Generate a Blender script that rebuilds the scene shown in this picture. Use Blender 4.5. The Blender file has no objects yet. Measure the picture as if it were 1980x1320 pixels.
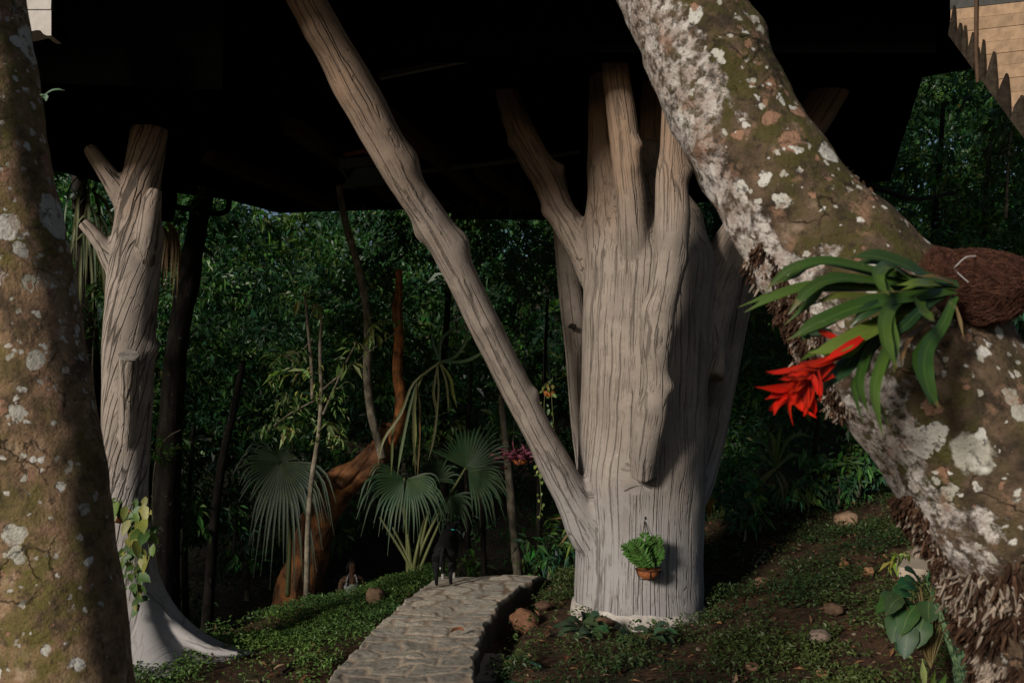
import bpy, bmesh, math, random
import numpy as np
from mathutils import Vector, Matrix
random.seed(7)
rng = np.random.default_rng(7)
SC = bpy.context.scene
COL = SC.collection
rad = math.radians

# ------------------------------------------------------------------ camera, sky, sun, exposure
F, CX, CY = 1650.0, 990.0, 660.0
CAMZ = 1.9
PITCH = math.atan(119 / F)
cam = bpy.data.cameras.new('camera')
cam.lens = 30; cam.sensor_width = 36; cam.clip_end = 2000; cam.clip_start = .05
cam_o = bpy.data.objects.new('camera', cam); COL.objects.link(cam_o)
cam_o.location = (0, 0, CAMZ); cam_o.rotation_euler = (math.pi / 2 + PITCH, 0, 0)
cam.dof.use_dof = True; cam.dof.focus_distance = 7.6; cam.dof.aperture_fstop = 6.3
SC.camera = cam_o

SUN_AZ, SUN_EL = 37.0, 19.5            # degrees left of straight behind the camera; height
w = bpy.data.worlds.new('World'); SC.world = w; w.use_nodes = True
wn = w.node_tree.nodes; wl = w.node_tree.links
sky = wn.new('ShaderNodeTexSky'); sky.sky_type = 'NISHITA'; sky.sun_disc = False
sky.sun_elevation = rad(SUN_EL); sky.sun_rotation = rad(180 + SUN_AZ)
wn['Background'].inputs['Strength'].default_value = .052
wl.new(sky.outputs[0], wn['Background'].inputs['Color'])
sun = bpy.data.lights.new('sun', 'SUN'); sun.energy = 5.0; sun.angle = rad(10.0); sun.color = (1, .92, .82)
sun_o = bpy.data.objects.new('sun', sun); COL.objects.link(sun_o)
sun_to = Vector((-math.sin(rad(SUN_AZ)) * math.cos(rad(SUN_EL)), -math.cos(rad(SUN_AZ)) * math.cos(rad(SUN_EL)), math.sin(rad(SUN_EL))))
sun_o.rotation_euler = sun_to.to_track_quat('Z', 'Y').to_euler()
sun_o.location = (-6, -6, 8)
SC.view_settings.view_transform = 'Standard'; SC.view_settings.look = 'None'
SC.view_settings.exposure = -0.3; SC.view_settings.gamma = 1
SC.cycles.use_denoising = True; SC.cycles.max_bounces = 6; SC.cycles.diffuse_bounces = 3
SC.cycles.use_adaptive_sampling = True; SC.cycles.sample_clamp_indirect = 4

# ------------------------------------------------------------------ pixel -> world
FW = Vector((0, math.cos(PITCH), math.sin(PITCH))); UP = Vector((0, -math.sin(PITCH), math.cos(PITCH)))
def ray(px, py): return FW + Vector((1, 0, 0)) * ((px - CX) / F) - UP * ((py - CY) / F)
def P(px, py, Y):
    d = ray(px, py); return Vector((0, 0, CAMZ)) + d * (Y / d.y)
def PZ(px, py, z):
    d = ray(px, py); return Vector((0, 0, CAMZ)) + d * ((z - CAMZ) / d.z)
def smooth(a, b, x):
    t = np.clip((np.asarray(x, float) - a) / (b - a), 0, 1); return t * t * (3 - 2 * t)
def G(px, py):
    """first hit of a pixel's ray on the ground"""
    d = ray(px, py); t = 1.0
    while t < 60:
        p = Vector((0, 0, CAMZ)) + d * t
        if p.z <= float(H(p.x, p.y)): return p
        t += .02
    return p

# ------------------------------------------------------------------ numpy noise
def _hash(i, j, k, s):
    h = (i * 374761393 + j * 668265263 + k * 2147483647 + s * 1274126177) & 0xffffffff
    h = ((h ^ (h >> 13)) * 1274126177) & 0xffffffff
    return ((h ^ (h >> 16)) & 0xffff) / 32767.5 - 1
def vnoise(p, seed=0):
    p = np.asarray(p, float); i = np.floor(p).astype(np.int64); f = p - i; f = f * f * (3 - 2 * f)
    r = 0
    for a in (0, 1):
        for b in (0, 1):
            for c in (0, 1):
                wgt = (f[..., 0] if a else 1 - f[..., 0]) * (f[..., 1] if b else 1 - f[..., 1]) * (f[..., 2] if c else 1 - f[..., 2])
                r = r + wgt * _hash(i[..., 0] + a, i[..., 1] + b, i[..., 2] + c, seed)
    return r
def fbm(p, oct=3, seed=0):
    p = np.asarray(p, float); r = 0; a = 1
    for o in range(oct): r = r + a * vnoise(p * 2 ** o, seed + o * 11); a *= .5
    return r
def n2(x, y, s, seed=0, oct=2):
    x = np.asarray(x, float); y = np.asarray(y, float)
    return fbm(np.stack([x * s, y * s, np.zeros_like(x) + .37], -1), oct, seed)

# ------------------------------------------------------------------ terrain height
def H(x, y):
    x = np.asarray(x, float); y = np.asarray(y, float)
    z = .035 * n2(x, y, 1.7, 3) + .012 * n2(x, y, 6, 5)
    sx = np.log1p(np.exp(np.clip((x - 1.9) * 3, -30, 30))) / 3
    z = z + .85 * (1 - np.exp(-.30 * sx / .85))
    z = z + .035 * np.maximum(0, y - 8) * smooth(1.2, 3, x)
    yc = np.clip(9.3 + .97 * (x + 1.1), 7.5, 9.3)
    yc = yc + 2.2 * smooth(.6, 2.0, x)
    z = z - 2.75 * smooth(0, 4.6, y - yc) * (1 - smooth(1.2, 3.6, x))
    z = z + .30 * np.maximum(0, y - 15.5) * (1 - smooth(60, 140, np.abs(y))) * (1 - .35 * smooth(1, 4, x))
    z = np.minimum(z, 16)
    z = z - (.11 * smooth(-1.1, -1.9, x) + .10 * smooth(-1.9, -2.9, x)) * smooth(6.2, 7.9, y)
    xr = np.interp(y, [3, 5.49, 6.3, 7.4, 8.2, 8.8], [-.42, -.28, -.28, -.18, -.03, .18])
    z = z - .16 * np.exp(-((x - xr - .10) / .17) ** 2) * (1 - smooth(8.3, 9.2, y))
    return z

# ------------------------------------------------------------------ object helpers
def tag(o, label=None, cat=None, group=None, kind=None):
    if label: o['label'] = label
    if cat: o['category'] = cat
    if group: o['group'] = group
    if kind: o['kind'] = kind
    return o
def empty(name, loc, label, cat, group=None):
    o = bpy.data.objects.new(name, None); COL.objects.link(o); o.location = loc; o.empty_display_size = .1
    return tag(o, label, cat, group)
def mesh_obj(name, V, faces, mat, parent=None, bk=None, col=None, smooth_=True):
    """V: world coordinates (n,3); faces: (m,k) array or a list of such arrays"""
    V = np.asarray(V, float)
    fl = faces if isinstance(faces, list) else [faces]
    fl = [np.asarray(f, np.int32) for f in fl if len(f)]
    if parent is not None: off = np.array(world_loc(parent))
    else: off = np.array((V.min(0) + V.max(0)) / 2); off[2] = V[:, 2].min()
    me = bpy.data.meshes.new(name)
    me.vertices.add(len(V)); me.vertices.foreach_set('co', (V - off).astype(np.float32).ravel())
    loops = np.concatenate([f.ravel() for f in fl]); cnt = np.concatenate([np.full(len(f), f.shape[1], np.int32) for f in fl])
    st = np.concatenate([[0], np.cumsum(cnt)[:-1]]).astype(np.int32)
    me.loops.add(len(loops)); me.loops.foreach_set('vertex_index', loops)
    me.polygons.add(len(cnt)); me.polygons.foreach_set('loop_start', st); me.polygons.foreach_set('loop_total', cnt)
    me.polygons.foreach_set('use_smooth', np.full(len(cnt), smooth_, bool))
    if bk is not None:
        a = me.attributes.new('bk', 'FLOAT_VECTOR', 'POINT'); a.data.foreach_set('vector', np.asarray(bk, np.float32).ravel())
    if col is not None:
        c = np.ones((len(V), 4), np.float32); c[:, :3] = col
        a = me.attributes.new('col', 'FLOAT_COLOR', 'POINT'); a.data.foreach_set('color', c.ravel())
    me.update(calc_edges=True); me.validate()
    me.materials.append(mat)
    o = bpy.data.objects.new(name, me); COL.objects.link(o)
    if parent is not None: o.parent = parent
    else: o.location = off
    return o
def world_loc(o):
    v = Vector(o.location)
    while o.parent is not None: o = o.parent; v += Vector(o.location)
    return v
class MB:
    """collects pieces into one mesh"""
    def __init__(s): s.v = []; s.f = []; s.b = []; s.c = []; s.n = 0
    def add(s, V, F_, bk=None, col=None):
        V = np.asarray(V, float)
        for f in (F_ if isinstance(F_, list) else [F_]):
            if len(f): s.f.append(np.asarray(f, np.int32) + s.n)
        s.v.append(V); s.n += len(V)
        s.b.append(np.asarray(bk, float) if bk is not None else V.copy())
        c = np.ones((len(V), 3)); 
        if col is not None: c[:] = col
        s.c.append(c); return s
    def build(s, name, mat, parent=None, smooth_=True):
        return mesh_obj(name, np.concatenate(s.v), s.f, mat, parent, np.concatenate(s.b), np.concatenate(s.c), smooth_)

def spline(pts, rads, step):
    pts = np.asarray(pts, float); rads = np.asarray(rads, float)
    n = len(pts); q = np.vstack([2 * pts[0] - pts[1], pts, 2 * pts[-1] - pts[-2]]); rq = np.concatenate([[rads[0]], rads, [rads[-1]]])
    out = []; ro = []
    for i in range(n - 1):
        L = np.linalg.norm(pts[i + 1] - pts[i]); m = max(2, int(L / step))
        for t in np.arange(m) / m:
            a, b, c, d = q[i], q[i + 1], q[i + 2], q[i + 3]
            out.append(.5 * (2 * b + (c - a) * t + (2 * a - 5 * b + 4 * c - d) * t * t + (3 * b - a - 3 * c + d) * t ** 3))
            ro.append(rads[i] + (rads[i + 1] - rads[i]) * (t * t * (3 - 2 * t)))
    out.append(pts[-1]); ro.append(rads[-1])
    return np.array(out), np.array(ro)
def tube(pts, rads, seg=28, step=.04, lump=.05, lf=3.0, caps=('round', 'round'), twist=0., knots=(), flare=None, lobes=None, seed=0, bko=0., fine=0.):
    """swept limb; knots: (fraction, angle, height, size); angle 0 faces left, 90 faces the camera"""
    C, R = spline(pts, rads, step)
    T = np.gradient(C, axis=0); T /= np.linalg.norm(T, axis=1)[:, None]
    s = np.concatenate([[0], np.cumsum(np.linalg.norm(np.diff(C, axis=0), axis=1))])
    if flare:                                # wider where the limb leaves the trunk (end of the path)
        amt, wdt = flare; R = R * (1 + amt * np.exp(-((s[-1] - s) / wdt) ** 2))
    ref = np.array([-1., 0, 0]); X = []
    for t in T:
        x = ref - t * (ref @ t); x /= np.linalg.norm(x); X.append(x)
    X = np.array(X); Yv = np.cross(T, X)
    if Yv[:, 1].mean() > 0: Yv = -Yv
    # rounded caps
    def cap(k, end):
        rows = []
        for a in (.35, .7, .95) if k == 'round' else ((.0001,) if k == 'flat' else ()):
            rows.append(a)
        return rows
    th = np.linspace(0, 2 * np.pi, seg, endpoint=False)
    cs, sn = np.cos(th), np.sin(th)
    rr = np.repeat(R[:, None], seg, 1)
    pos = C[:, None] + rr[..., None] * (X[:, None] * cs[None, :, None] + Yv[:, None] * sn[None, :, None])
    rr = rr * (1 + lump * fbm(pos * lf, 3, seed)) + fine * vnoise(pos * 22, seed + 5)
    for (fr, ang, hh, sz) in knots:
        d2 = ((s - fr * s[-1])[:, None]) ** 2 + (R[:, None] * ((th[None, :] - rad(ang) + np.pi) % (2 * np.pi) - np.pi)) ** 2
        rr = rr + hh * np.exp(-d2 / sz ** 2)
    if lobes:
        for (ang, amt, fall, wd) in lobes:
            dth = (th[None, :] - rad(ang) + np.pi) % (2 * np.pi) - np.pi
            rr = rr + amt * np.exp(-((s[-1] - s)[:, None] / fall)) ** 1.3 * np.exp(-(dth / wd) ** 2)
    V = C[:, None] + rr[..., None] * (X[:, None] * cs[None, :, None] + Yv[:, None] * sn[None, :, None])
    tw = th[None, :] + twist * s[:, None]
    bkr = np.maximum(R, .02)[:, None]
    B = np.stack([bkr * np.cos(tw), bkr * np.sin(tw), np.repeat(s[:, None], seg, 1) + bko], -1)
    tube.info = (C, R, T, X, Yv, s, twist, bko)
    n = len(C); V = V.reshape(-1, 3); B = B.reshape(-1, 3)
    i = np.arange(n - 1)[:, None] * seg; j = np.arange(seg)[None]; j2 = (j + 1) % seg
    faces = [np.stack([i + j, i + j2, i + seg + j2, i + seg + j], -1).reshape(-1, 4)]
    for e, base, t in ((0, 0, -T[0]), (1, (n - 1) * seg, T[-1])):
        if caps[e] is None: continue
        prev = base; ring0 = V[base:base + seg].copy(); c0 = ring0.mean(0); b0 = B[base:base + seg]
        if caps[e] == 'round':
            for a in (.4, .75):
                nv = c0 + (ring0 - c0) * math.sqrt(1 - a * a) + t * R[0 if e == 0 else -1] * a * .8
                k = len(V); V = np.vstack([V, nv]); B = np.vstack([B, b0 * .9])
                jj = np.arange(seg); faces.append(np.stack([prev + jj, prev + (jj + 1) % seg, k + (jj + 1) % seg, k + jj], -1)); prev = k
        k = len(V); V = np.vstack([V, (V[prev:prev + seg].mean(0) + (t * R[0 if e == 0 else -1] * .12 if caps[e] == 'round' else 0))[None]]); B = np.vstack([B, b0.mean(0)[None]])
        jj = np.arange(seg); faces.append(np.stack([prev + jj, prev + (jj + 1) % seg, np.full(seg, k)], -1))
    return V, faces, B
def limb_px(spec, **kw):
    """spec rows: (px, py, half width in px, depth Y)"""
    return tube([P(a, b, Y) for a, b, h, Y in spec], [h * Y / F for a, b, h, Y in spec], **kw)
def fuse(specs, voxel, names, mat, parent):
    """limbs grown together with filleted joints; each limb is still its own mesh"""
    mb = MB(); infos = []
    for sp, kw in specs:
        kw = dict(kw); kw['caps'] = tuple(c or 'flat' for c in kw.get('caps', ('round', 'flat')))
        mb.add(*limb_px(sp, **kw)); infos.append(tube.info)
    me = bpy.data.meshes.new('tmp'); Vs = np.concatenate(mb.v); fl = [tuple(map(int, r)) for f in mb.f for r in f]
    me.from_pydata([tuple(v) for v in Vs], [], fl); o = bpy.data.objects.new('tmp', me); COL.objects.link(o)
    md = o.modifiers.new('r', 'REMESH'); md.mode = 'VOXEL'; md.voxel_size = voxel
    em = o.evaluated_get(bpy.context.evaluated_depsgraph_get()).to_mesh()
    V = np.empty(len(em.vertices) * 3); em.vertices.foreach_get('co', V); V = V.reshape(-1, 3)
    Q = np.array([p.vertices[:] for p in em.polygons]); bpy.data.objects.remove(o); bpy.data.meshes.remove(me)
    def dists(V):
        D = np.empty((len(infos), len(V))); I = np.empty((len(infos), len(V)), int)
        for k, (C, R, *_) in enumerate(infos):
            for a in range(0, len(V), 20000):
                d = np.linalg.norm(V[a:a + 20000, None] - C[None], axis=2) - R[None]; I[k, a:a + 20000] = d.argmin(1); D[k, a:a + 20000] = d.min(1)
        return D, I
    D, I = dists(V); Ds = np.sort(D, 0)
    w = np.exp(-np.maximum(0, Ds[1] - Ds[0]) / (3.2 * voxel)) if len(infos) > 1 else np.zeros(len(V)); w = (.12 + .6 * w)[:, None]
    e = np.concatenate([Q[:, [0, 1]], Q[:, [1, 2]], Q[:, [2, 3]], Q[:, [3, 0]]]); deg = np.bincount(e.ravel(), minlength=len(V))[:, None]
    for it in range(16):
        A = np.zeros_like(V)
        for c in range(3): A[:, c] = np.bincount(e[:, 0], V[e[:, 1], c], len(V)) + np.bincount(e[:, 1], V[e[:, 0], c], len(V))
        V = V + (A / deg - V) * (w if it > 3 else np.maximum(w, .35))
    fn = np.cross(V[Q[:, 2]] - V[Q[:, 0]], V[Q[:, 3]] - V[Q[:, 1]]); N = np.zeros_like(V)
    for c in range(4):
        for d in range(3): N[:, d] += np.bincount(Q[:, c], fn[:, d], len(V))
    N /= np.linalg.norm(N, axis=1)[:, None] + 1e-12
    D, I = dists(V); lid = D.argmin(0); fid = lid[Q[:, 0]]; out = []
    for k, (C, R, T, X, Yv, s, twist, bko) in enumerate(infos):
        q = Q[fid == k]
        if not len(q): continue
        u, inv = np.unique(q, return_inverse=True); v = V[u]; i = I[k, u]; dv = v - C[i]
        ls = s[i] + (dv * T[i]).sum(1); th = np.arctan2((dv * Yv[i]).sum(1), (dv * X[i]).sum(1)) + twist * ls; rr = np.interp(ls, s, R)
        ob = mesh_obj(names[k], v, inv.reshape(-1, 4), mat, parent, np.stack([rr * np.cos(th), rr * np.sin(th), ls + bko], -1))
        ob.data.normals_split_custom_set_from_vertices([tuple(x) for x in N[u]]); out.append(ob)
    return out
def leaves(pos, axis, up, L, W, col, fold=.25):
    """n folded leaves: base, left, tip, right"""
    pos = np.asarray(pos, float); n = len(pos)
    ax = axis / (np.linalg.norm(axis, axis=1)[:, None] + 1e-9)
    sd = np.cross(ax, up); sd /= (np.linalg.norm(sd, axis=1)[:, None] + 1e-9); nn = np.cross(sd, ax)
    L = np.broadcast_to(L, n)[:, None]; W = np.broadcast_to(W, n)[:, None]
    m = pos + ax * L * .42
    V = np.stack([pos, m + sd * W * .5 + nn * W * fold, pos + ax * L - nn * L * .08, m - sd * W * .5 + nn * W * fold], 1).reshape(-1, 3)
    b = np.arange(n)[:, None] * 4
    Fc = np.concatenate([b + np.array([[0, 1, 2]]), b + np.array([[0, 2, 3]])])
    return V, Fc, np.repeat(np.broadcast_to(col, (n, 3)), 4, 0)
def blade(pts, widths, up=(0, 0, 1), fold=.2, col=(1, 1, 1), col2=None, n=10):
    """strap leaf along a path, two quads wide, folded on the midrib"""
    C, Wd = spline(pts, widths, max(.004, sum((Vector(b) - Vector(a)).length for a, b in zip(pts, pts[1:])) / n))
    T = np.gradient(C, axis=0); T /= np.linalg.norm(T, axis=1)[:, None] + 1e-9
    S = np.cross(T, np.asarray(up, float)); S /= np.linalg.norm(S, axis=1)[:, None] + 1e-9; N = np.cross(S, T)
    l = C + S * Wd[:, None] * .5 + N * Wd[:, None] * fold; r = C - S * Wd[:, None] * .5 + N * Wd[:, None] * fold
    V = np.stack([l, C, r], 1).reshape(-1, 3); m = len(C); i = np.arange(m - 1)[:, None] * 3
    Fc = np.concatenate([i + np.array([[0, 1, 4, 3]]), i + np.array([[1, 2, 5, 4]])])
    t = np.linspace(0, 1, m)[:, None]
    c = np.asarray(col)[None] * (1 - t) + np.asarray(col2 if col2 is not None else col)[None] * t
    B = np.stack([np.repeat(t, 3, 1).ravel(), np.tile([-.5, 0, .5], m), np.zeros(m * 3)], -1)
    return V, Fc, B, np.repeat(c, 3, 0)
def box(c, size, rz=0, axis=None):
    """box vertices/faces; centre c"""
    s = np.array(size) / 2
    V = np.array([[x, y, z] for x in (-1, 1) for y in (-1, 1) for z in (-1, 1)]) * s
    cz, sz = math.cos(rz), math.sin(rz); V = V @ np.array([[cz, sz, 0], [-sz, cz, 0], [0, 0, 1]])
    return V + np.array(c), np.array([[0, 1, 3, 2], [4, 6, 7, 5], [0, 4, 5, 1], [2, 3, 7, 6], [0, 2, 6, 4], [1, 5, 7, 3]])
def beam(a, b, wd, ht):
    a = np.array(a, float); b = np.array(b, float); t = b - a; t /= np.linalg.norm(t)
    s = np.cross(t, (0, 0, 1)); s /= np.linalg.norm(s); u = np.cross(s, t)
    V = np.array([e + s * i * wd / 2 + u * j * ht / 2 for e in (a, b) for i in (-1, 1) for j in (-1, 1)])
    return V, np.array([[0, 1, 3, 2], [4, 6, 7, 5], [0, 4, 5, 1], [2, 3, 7, 6], [0, 2, 6, 4], [1, 5, 7, 3]])
def prism(poly, z0, z1):
    n = len(poly); V = np.array([(x, y, z0) for x, y in poly] + [(x, y, z1) for x, y in poly])
    i = np.arange(n); side = np.stack([i, (i + 1) % n, (i + 1) % n + n, i + n], -1)
    return V, [side, i[None, ::-1], (i + n)[None]]
def rock(c, size, seed, lump=.28, flat=1.):
    bm = bmesh.new(); bmesh.ops.create_icosphere(bm, subdivisions=4, radius=1)
    V = np.array([v.co[:] for v in bm.verts]); Fc = np.array([[v.index for v in f.verts] for f in bm.faces]); bm.free()
    V = np.sign(V) * np.abs(V) ** flat
    V = V * (1 + lump * fbm(V * 1.3 + seed * 7.1, 4, seed))[:, None] * np.array(size)
    return V + np.array(c), Fc
def randdirs(n, r=None):
    v = (r or rng).normal(size=(n, 3)); return v / np.linalg.norm(v, axis=1)[:, None]

# ------------------------------------------------------------------ materials
class NT:
    def __init__(s, name):
        s.m = bpy.data.materials.new(name); s.m.use_nodes = True; s.t = s.m.node_tree; s.p = s.t.nodes['Principled BSDF']
    def n(s, ty, **kw):
        nd = s.t.nodes.new(ty)
        for k, v in kw.items(): setattr(nd, k, v)
        return nd
    def set(s, inp, v):
        if hasattr(v, 'is_linked') or isinstance(v, bpy.types.NodeSocket): s.t.links.new(v, inp)
        else: inp.default_value = v
    def attr(s, name, out='Vector'): return s.n('ShaderNodeAttribute', attribute_name=name).outputs[out]
    def obj(s): return s.n('ShaderNodeTexCoord').outputs['Object']
    def map(s, v, sc=(1, 1, 1), loc=(0, 0, 0)):
        m = s.n('ShaderNodeMapping'); s.set(m.inputs['Vector'], v); m.inputs['Scale'].default_value = sc; m.inputs['Location'].default_value = loc
        return m.outputs[0]
    def noise(s, v, scale, detail=4, rough=.55, dist=0., out='Fac'):
        n = s.n('ShaderNodeTexNoise'); s.set(n.inputs['Vector'], v); n.inputs['Scale'].default_value = scale
        n.inputs['Detail'].default_value = detail; n.inputs['Roughness'].default_value = rough; n.inputs['Distortion'].default_value = dist
        return n.outputs[out]
    def vor(s, v, scale, feat='DISTANCE_TO_EDGE', out='Distance', rnd=1.):
        n = s.n('ShaderNodeTexVoronoi', feature=feat); s.set(n.inputs['Vector'], v); n.inputs['Scale'].default_value = scale
        n.inputs['Randomness'].default_value = rnd
        return n.outputs[out]
    def mr(s, v, a, b, c=0., d=1., smooth=True):
        n = s.n('ShaderNodeMapRange'); n.interpolation_type = 'SMOOTHSTEP' if smooth else 'LINEAR'
        s.set(n.inputs[0], v)
        for i, x in enumerate((a, b, c, d)): s.set(n.inputs[i + 1], x)
        return n.outputs[0]
    def math(s, op, a, b=0.):
        n = s.n('ShaderNodeMath', operation=op); s.set(n.inputs[0], a); s.set(n.inputs[1], b); return n.outputs[0]
    def vmath(s, op, a, b):
        n = s.n('ShaderNodeVectorMath', operation=op); s.set(n.inputs[0], a); s.set(n.inputs[1], b); return n.outputs[0]
    def scale(s, v, k):
        n = s.n('ShaderNodeVectorMath', operation='SCALE'); s.set(n.inputs[0], v); n.inputs['Scale'].default_value = k; return n.outputs[0]
    def mix(s, f, a, b, blend='MIX'):
        n = s.n('ShaderNodeMix', data_type='RGBA', blend_type=blend)
        s.set(n.inputs[0], f)
        for i, x in ((6, a), (7, b)):
            s.set(n.inputs[i], (*x, 1) if isinstance(x, tuple) and len(x) == 3 else x)
        return n.outputs[2]
    def sep(s, v):
        n = s.n('ShaderNodeSeparateXYZ'); s.set(n.inputs[0], v); return n.outputs
    def bump(s, h, strength=.6, dist=.01, prev=None):
        n = s.n('ShaderNodeBump'); n.inputs['Strength'].default_value = strength; n.inputs['Distance'].default_value = dist
        s.set(n.inputs['Height'], h)
        if prev is not None: s.set(n.inputs['Normal'], prev)
        return n.outputs[0]
    def done(s, color, rough=.8, normal=None, spec=None):
        s.set(s.p.inputs['Base Color'], (*color, 1) if isinstance(color, tuple) and len(color) == 3 else color)
        s.set(s.p.inputs['Roughness'], rough)
        if normal is not None: s.set(s.p.inputs['Normal'], normal)
        if spec is not None: s.p.inputs['Specular IOR Level'].default_value = spec
        return s.m

def mat_carved(name, tan, brown, grey, crack_scale, vs, seed=0., crack_w=.075, brk=.42, skirt=False, dark=.5, wob=.03):
    t = NT(name); b = t.attr('bk')
    warp = t.scale(t.vmath('SUBTRACT', t.noise(b, 2.2, 3, out='Color'), (.5, .5, .5)), wob)
    w2 = t.scale(t.vmath('SUBTRACT', t.noise(b, 9, 2, out='Color'), (.5, .5, .5)), .012)
    v = t.vmath('ADD', t.vmath('ADD', b, warp), w2)
    big = t.vor(t.map(v, (1, 1, vs), (seed, 0, 0)), crack_scale)
    crack = t.mr(big, 0, crack_w, 1, 0)
    gate = t.mr(t.noise(t.map(b, (9, 9, .9), (seed, 3, 0)), 1.5, 3), brk, brk + .08)
    crack = t.math('MULTIPLY', crack, gate)
    fine = t.mr(t.vor(t.map(v, (1, 1, vs * 2.2), (0, seed, 5)), crack_scale * 2.3), 0, .06, 1, 0)
    fgate = t.mr(t.noise(b, 5, 3), .42, .54)
    fine = t.math('MULTIPLY', fine, fgate)
    if skirt:
        zs = t.mr(t.sep(t.n('ShaderNodeNewGeometry').outputs['Position'])[2], .25, .95, .45, 1)
        crack = t.math('MULTIPLY', crack, zs); fine = t.math('MULTIPLY', fine, zs)
    grain = t.noise(t.map(v, (1, 1, .25)), 55, 4, .6)
    blot = t.noise(b, 3.1, 6, .62)
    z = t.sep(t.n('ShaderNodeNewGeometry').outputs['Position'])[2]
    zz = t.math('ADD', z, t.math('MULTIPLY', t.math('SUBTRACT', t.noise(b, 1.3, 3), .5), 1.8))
    hi = t.mr(zz, 2.9, 4.4)  # warm glow of the shadow edge, painted into the upper limbs
    lo = t.mr(zz, .4, 1.9, 1, 0)  # bluish tone of the shaded base, painted in by height
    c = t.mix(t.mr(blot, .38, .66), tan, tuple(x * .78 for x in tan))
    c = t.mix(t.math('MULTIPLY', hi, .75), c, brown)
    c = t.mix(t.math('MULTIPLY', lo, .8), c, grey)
    c = t.mix(t.mr(t.noise(b, 17, 5, .65), .62, .76, 0, .45), c, tuple(min(.6, x * 1.5) for x in grey))
    c = t.mix(t.mr(t.noise(b, 11, 6, .7), .58, .72, 0, .45), c, tuple(x * .5 for x in brown))
    c = t.mix(t.math('MULTIPLY', crack, dark), c, (.050, .040, .032))
    c = t.mix(t.math('MULTIPLY', fine, .42), c, (.07, .056, .044))
    c = t.mix(t.mr(t.noise(b, 48, 5, .7), .60, .70, 0, .5), c, (.40, .37, .33))
    c = t.mix(t.mr(t.noise(t.map(b, (1, 1, .35), (2, 6, 1)), 6, 6, .65), .52, .68, 0, .4), c, tuple(x * .55 for x in tan))
    h = t.math('SUBTRACT', t.math('MULTIPLY', grain, .20), t.math('ADD', crack, t.math('MULTIPLY', fine, .35)))
    h = t.math('ADD', h, t.math('MULTIPLY', blot, .5))
    return t.done(c, .86, t.bump(h, .75, .016), .2)

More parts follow.
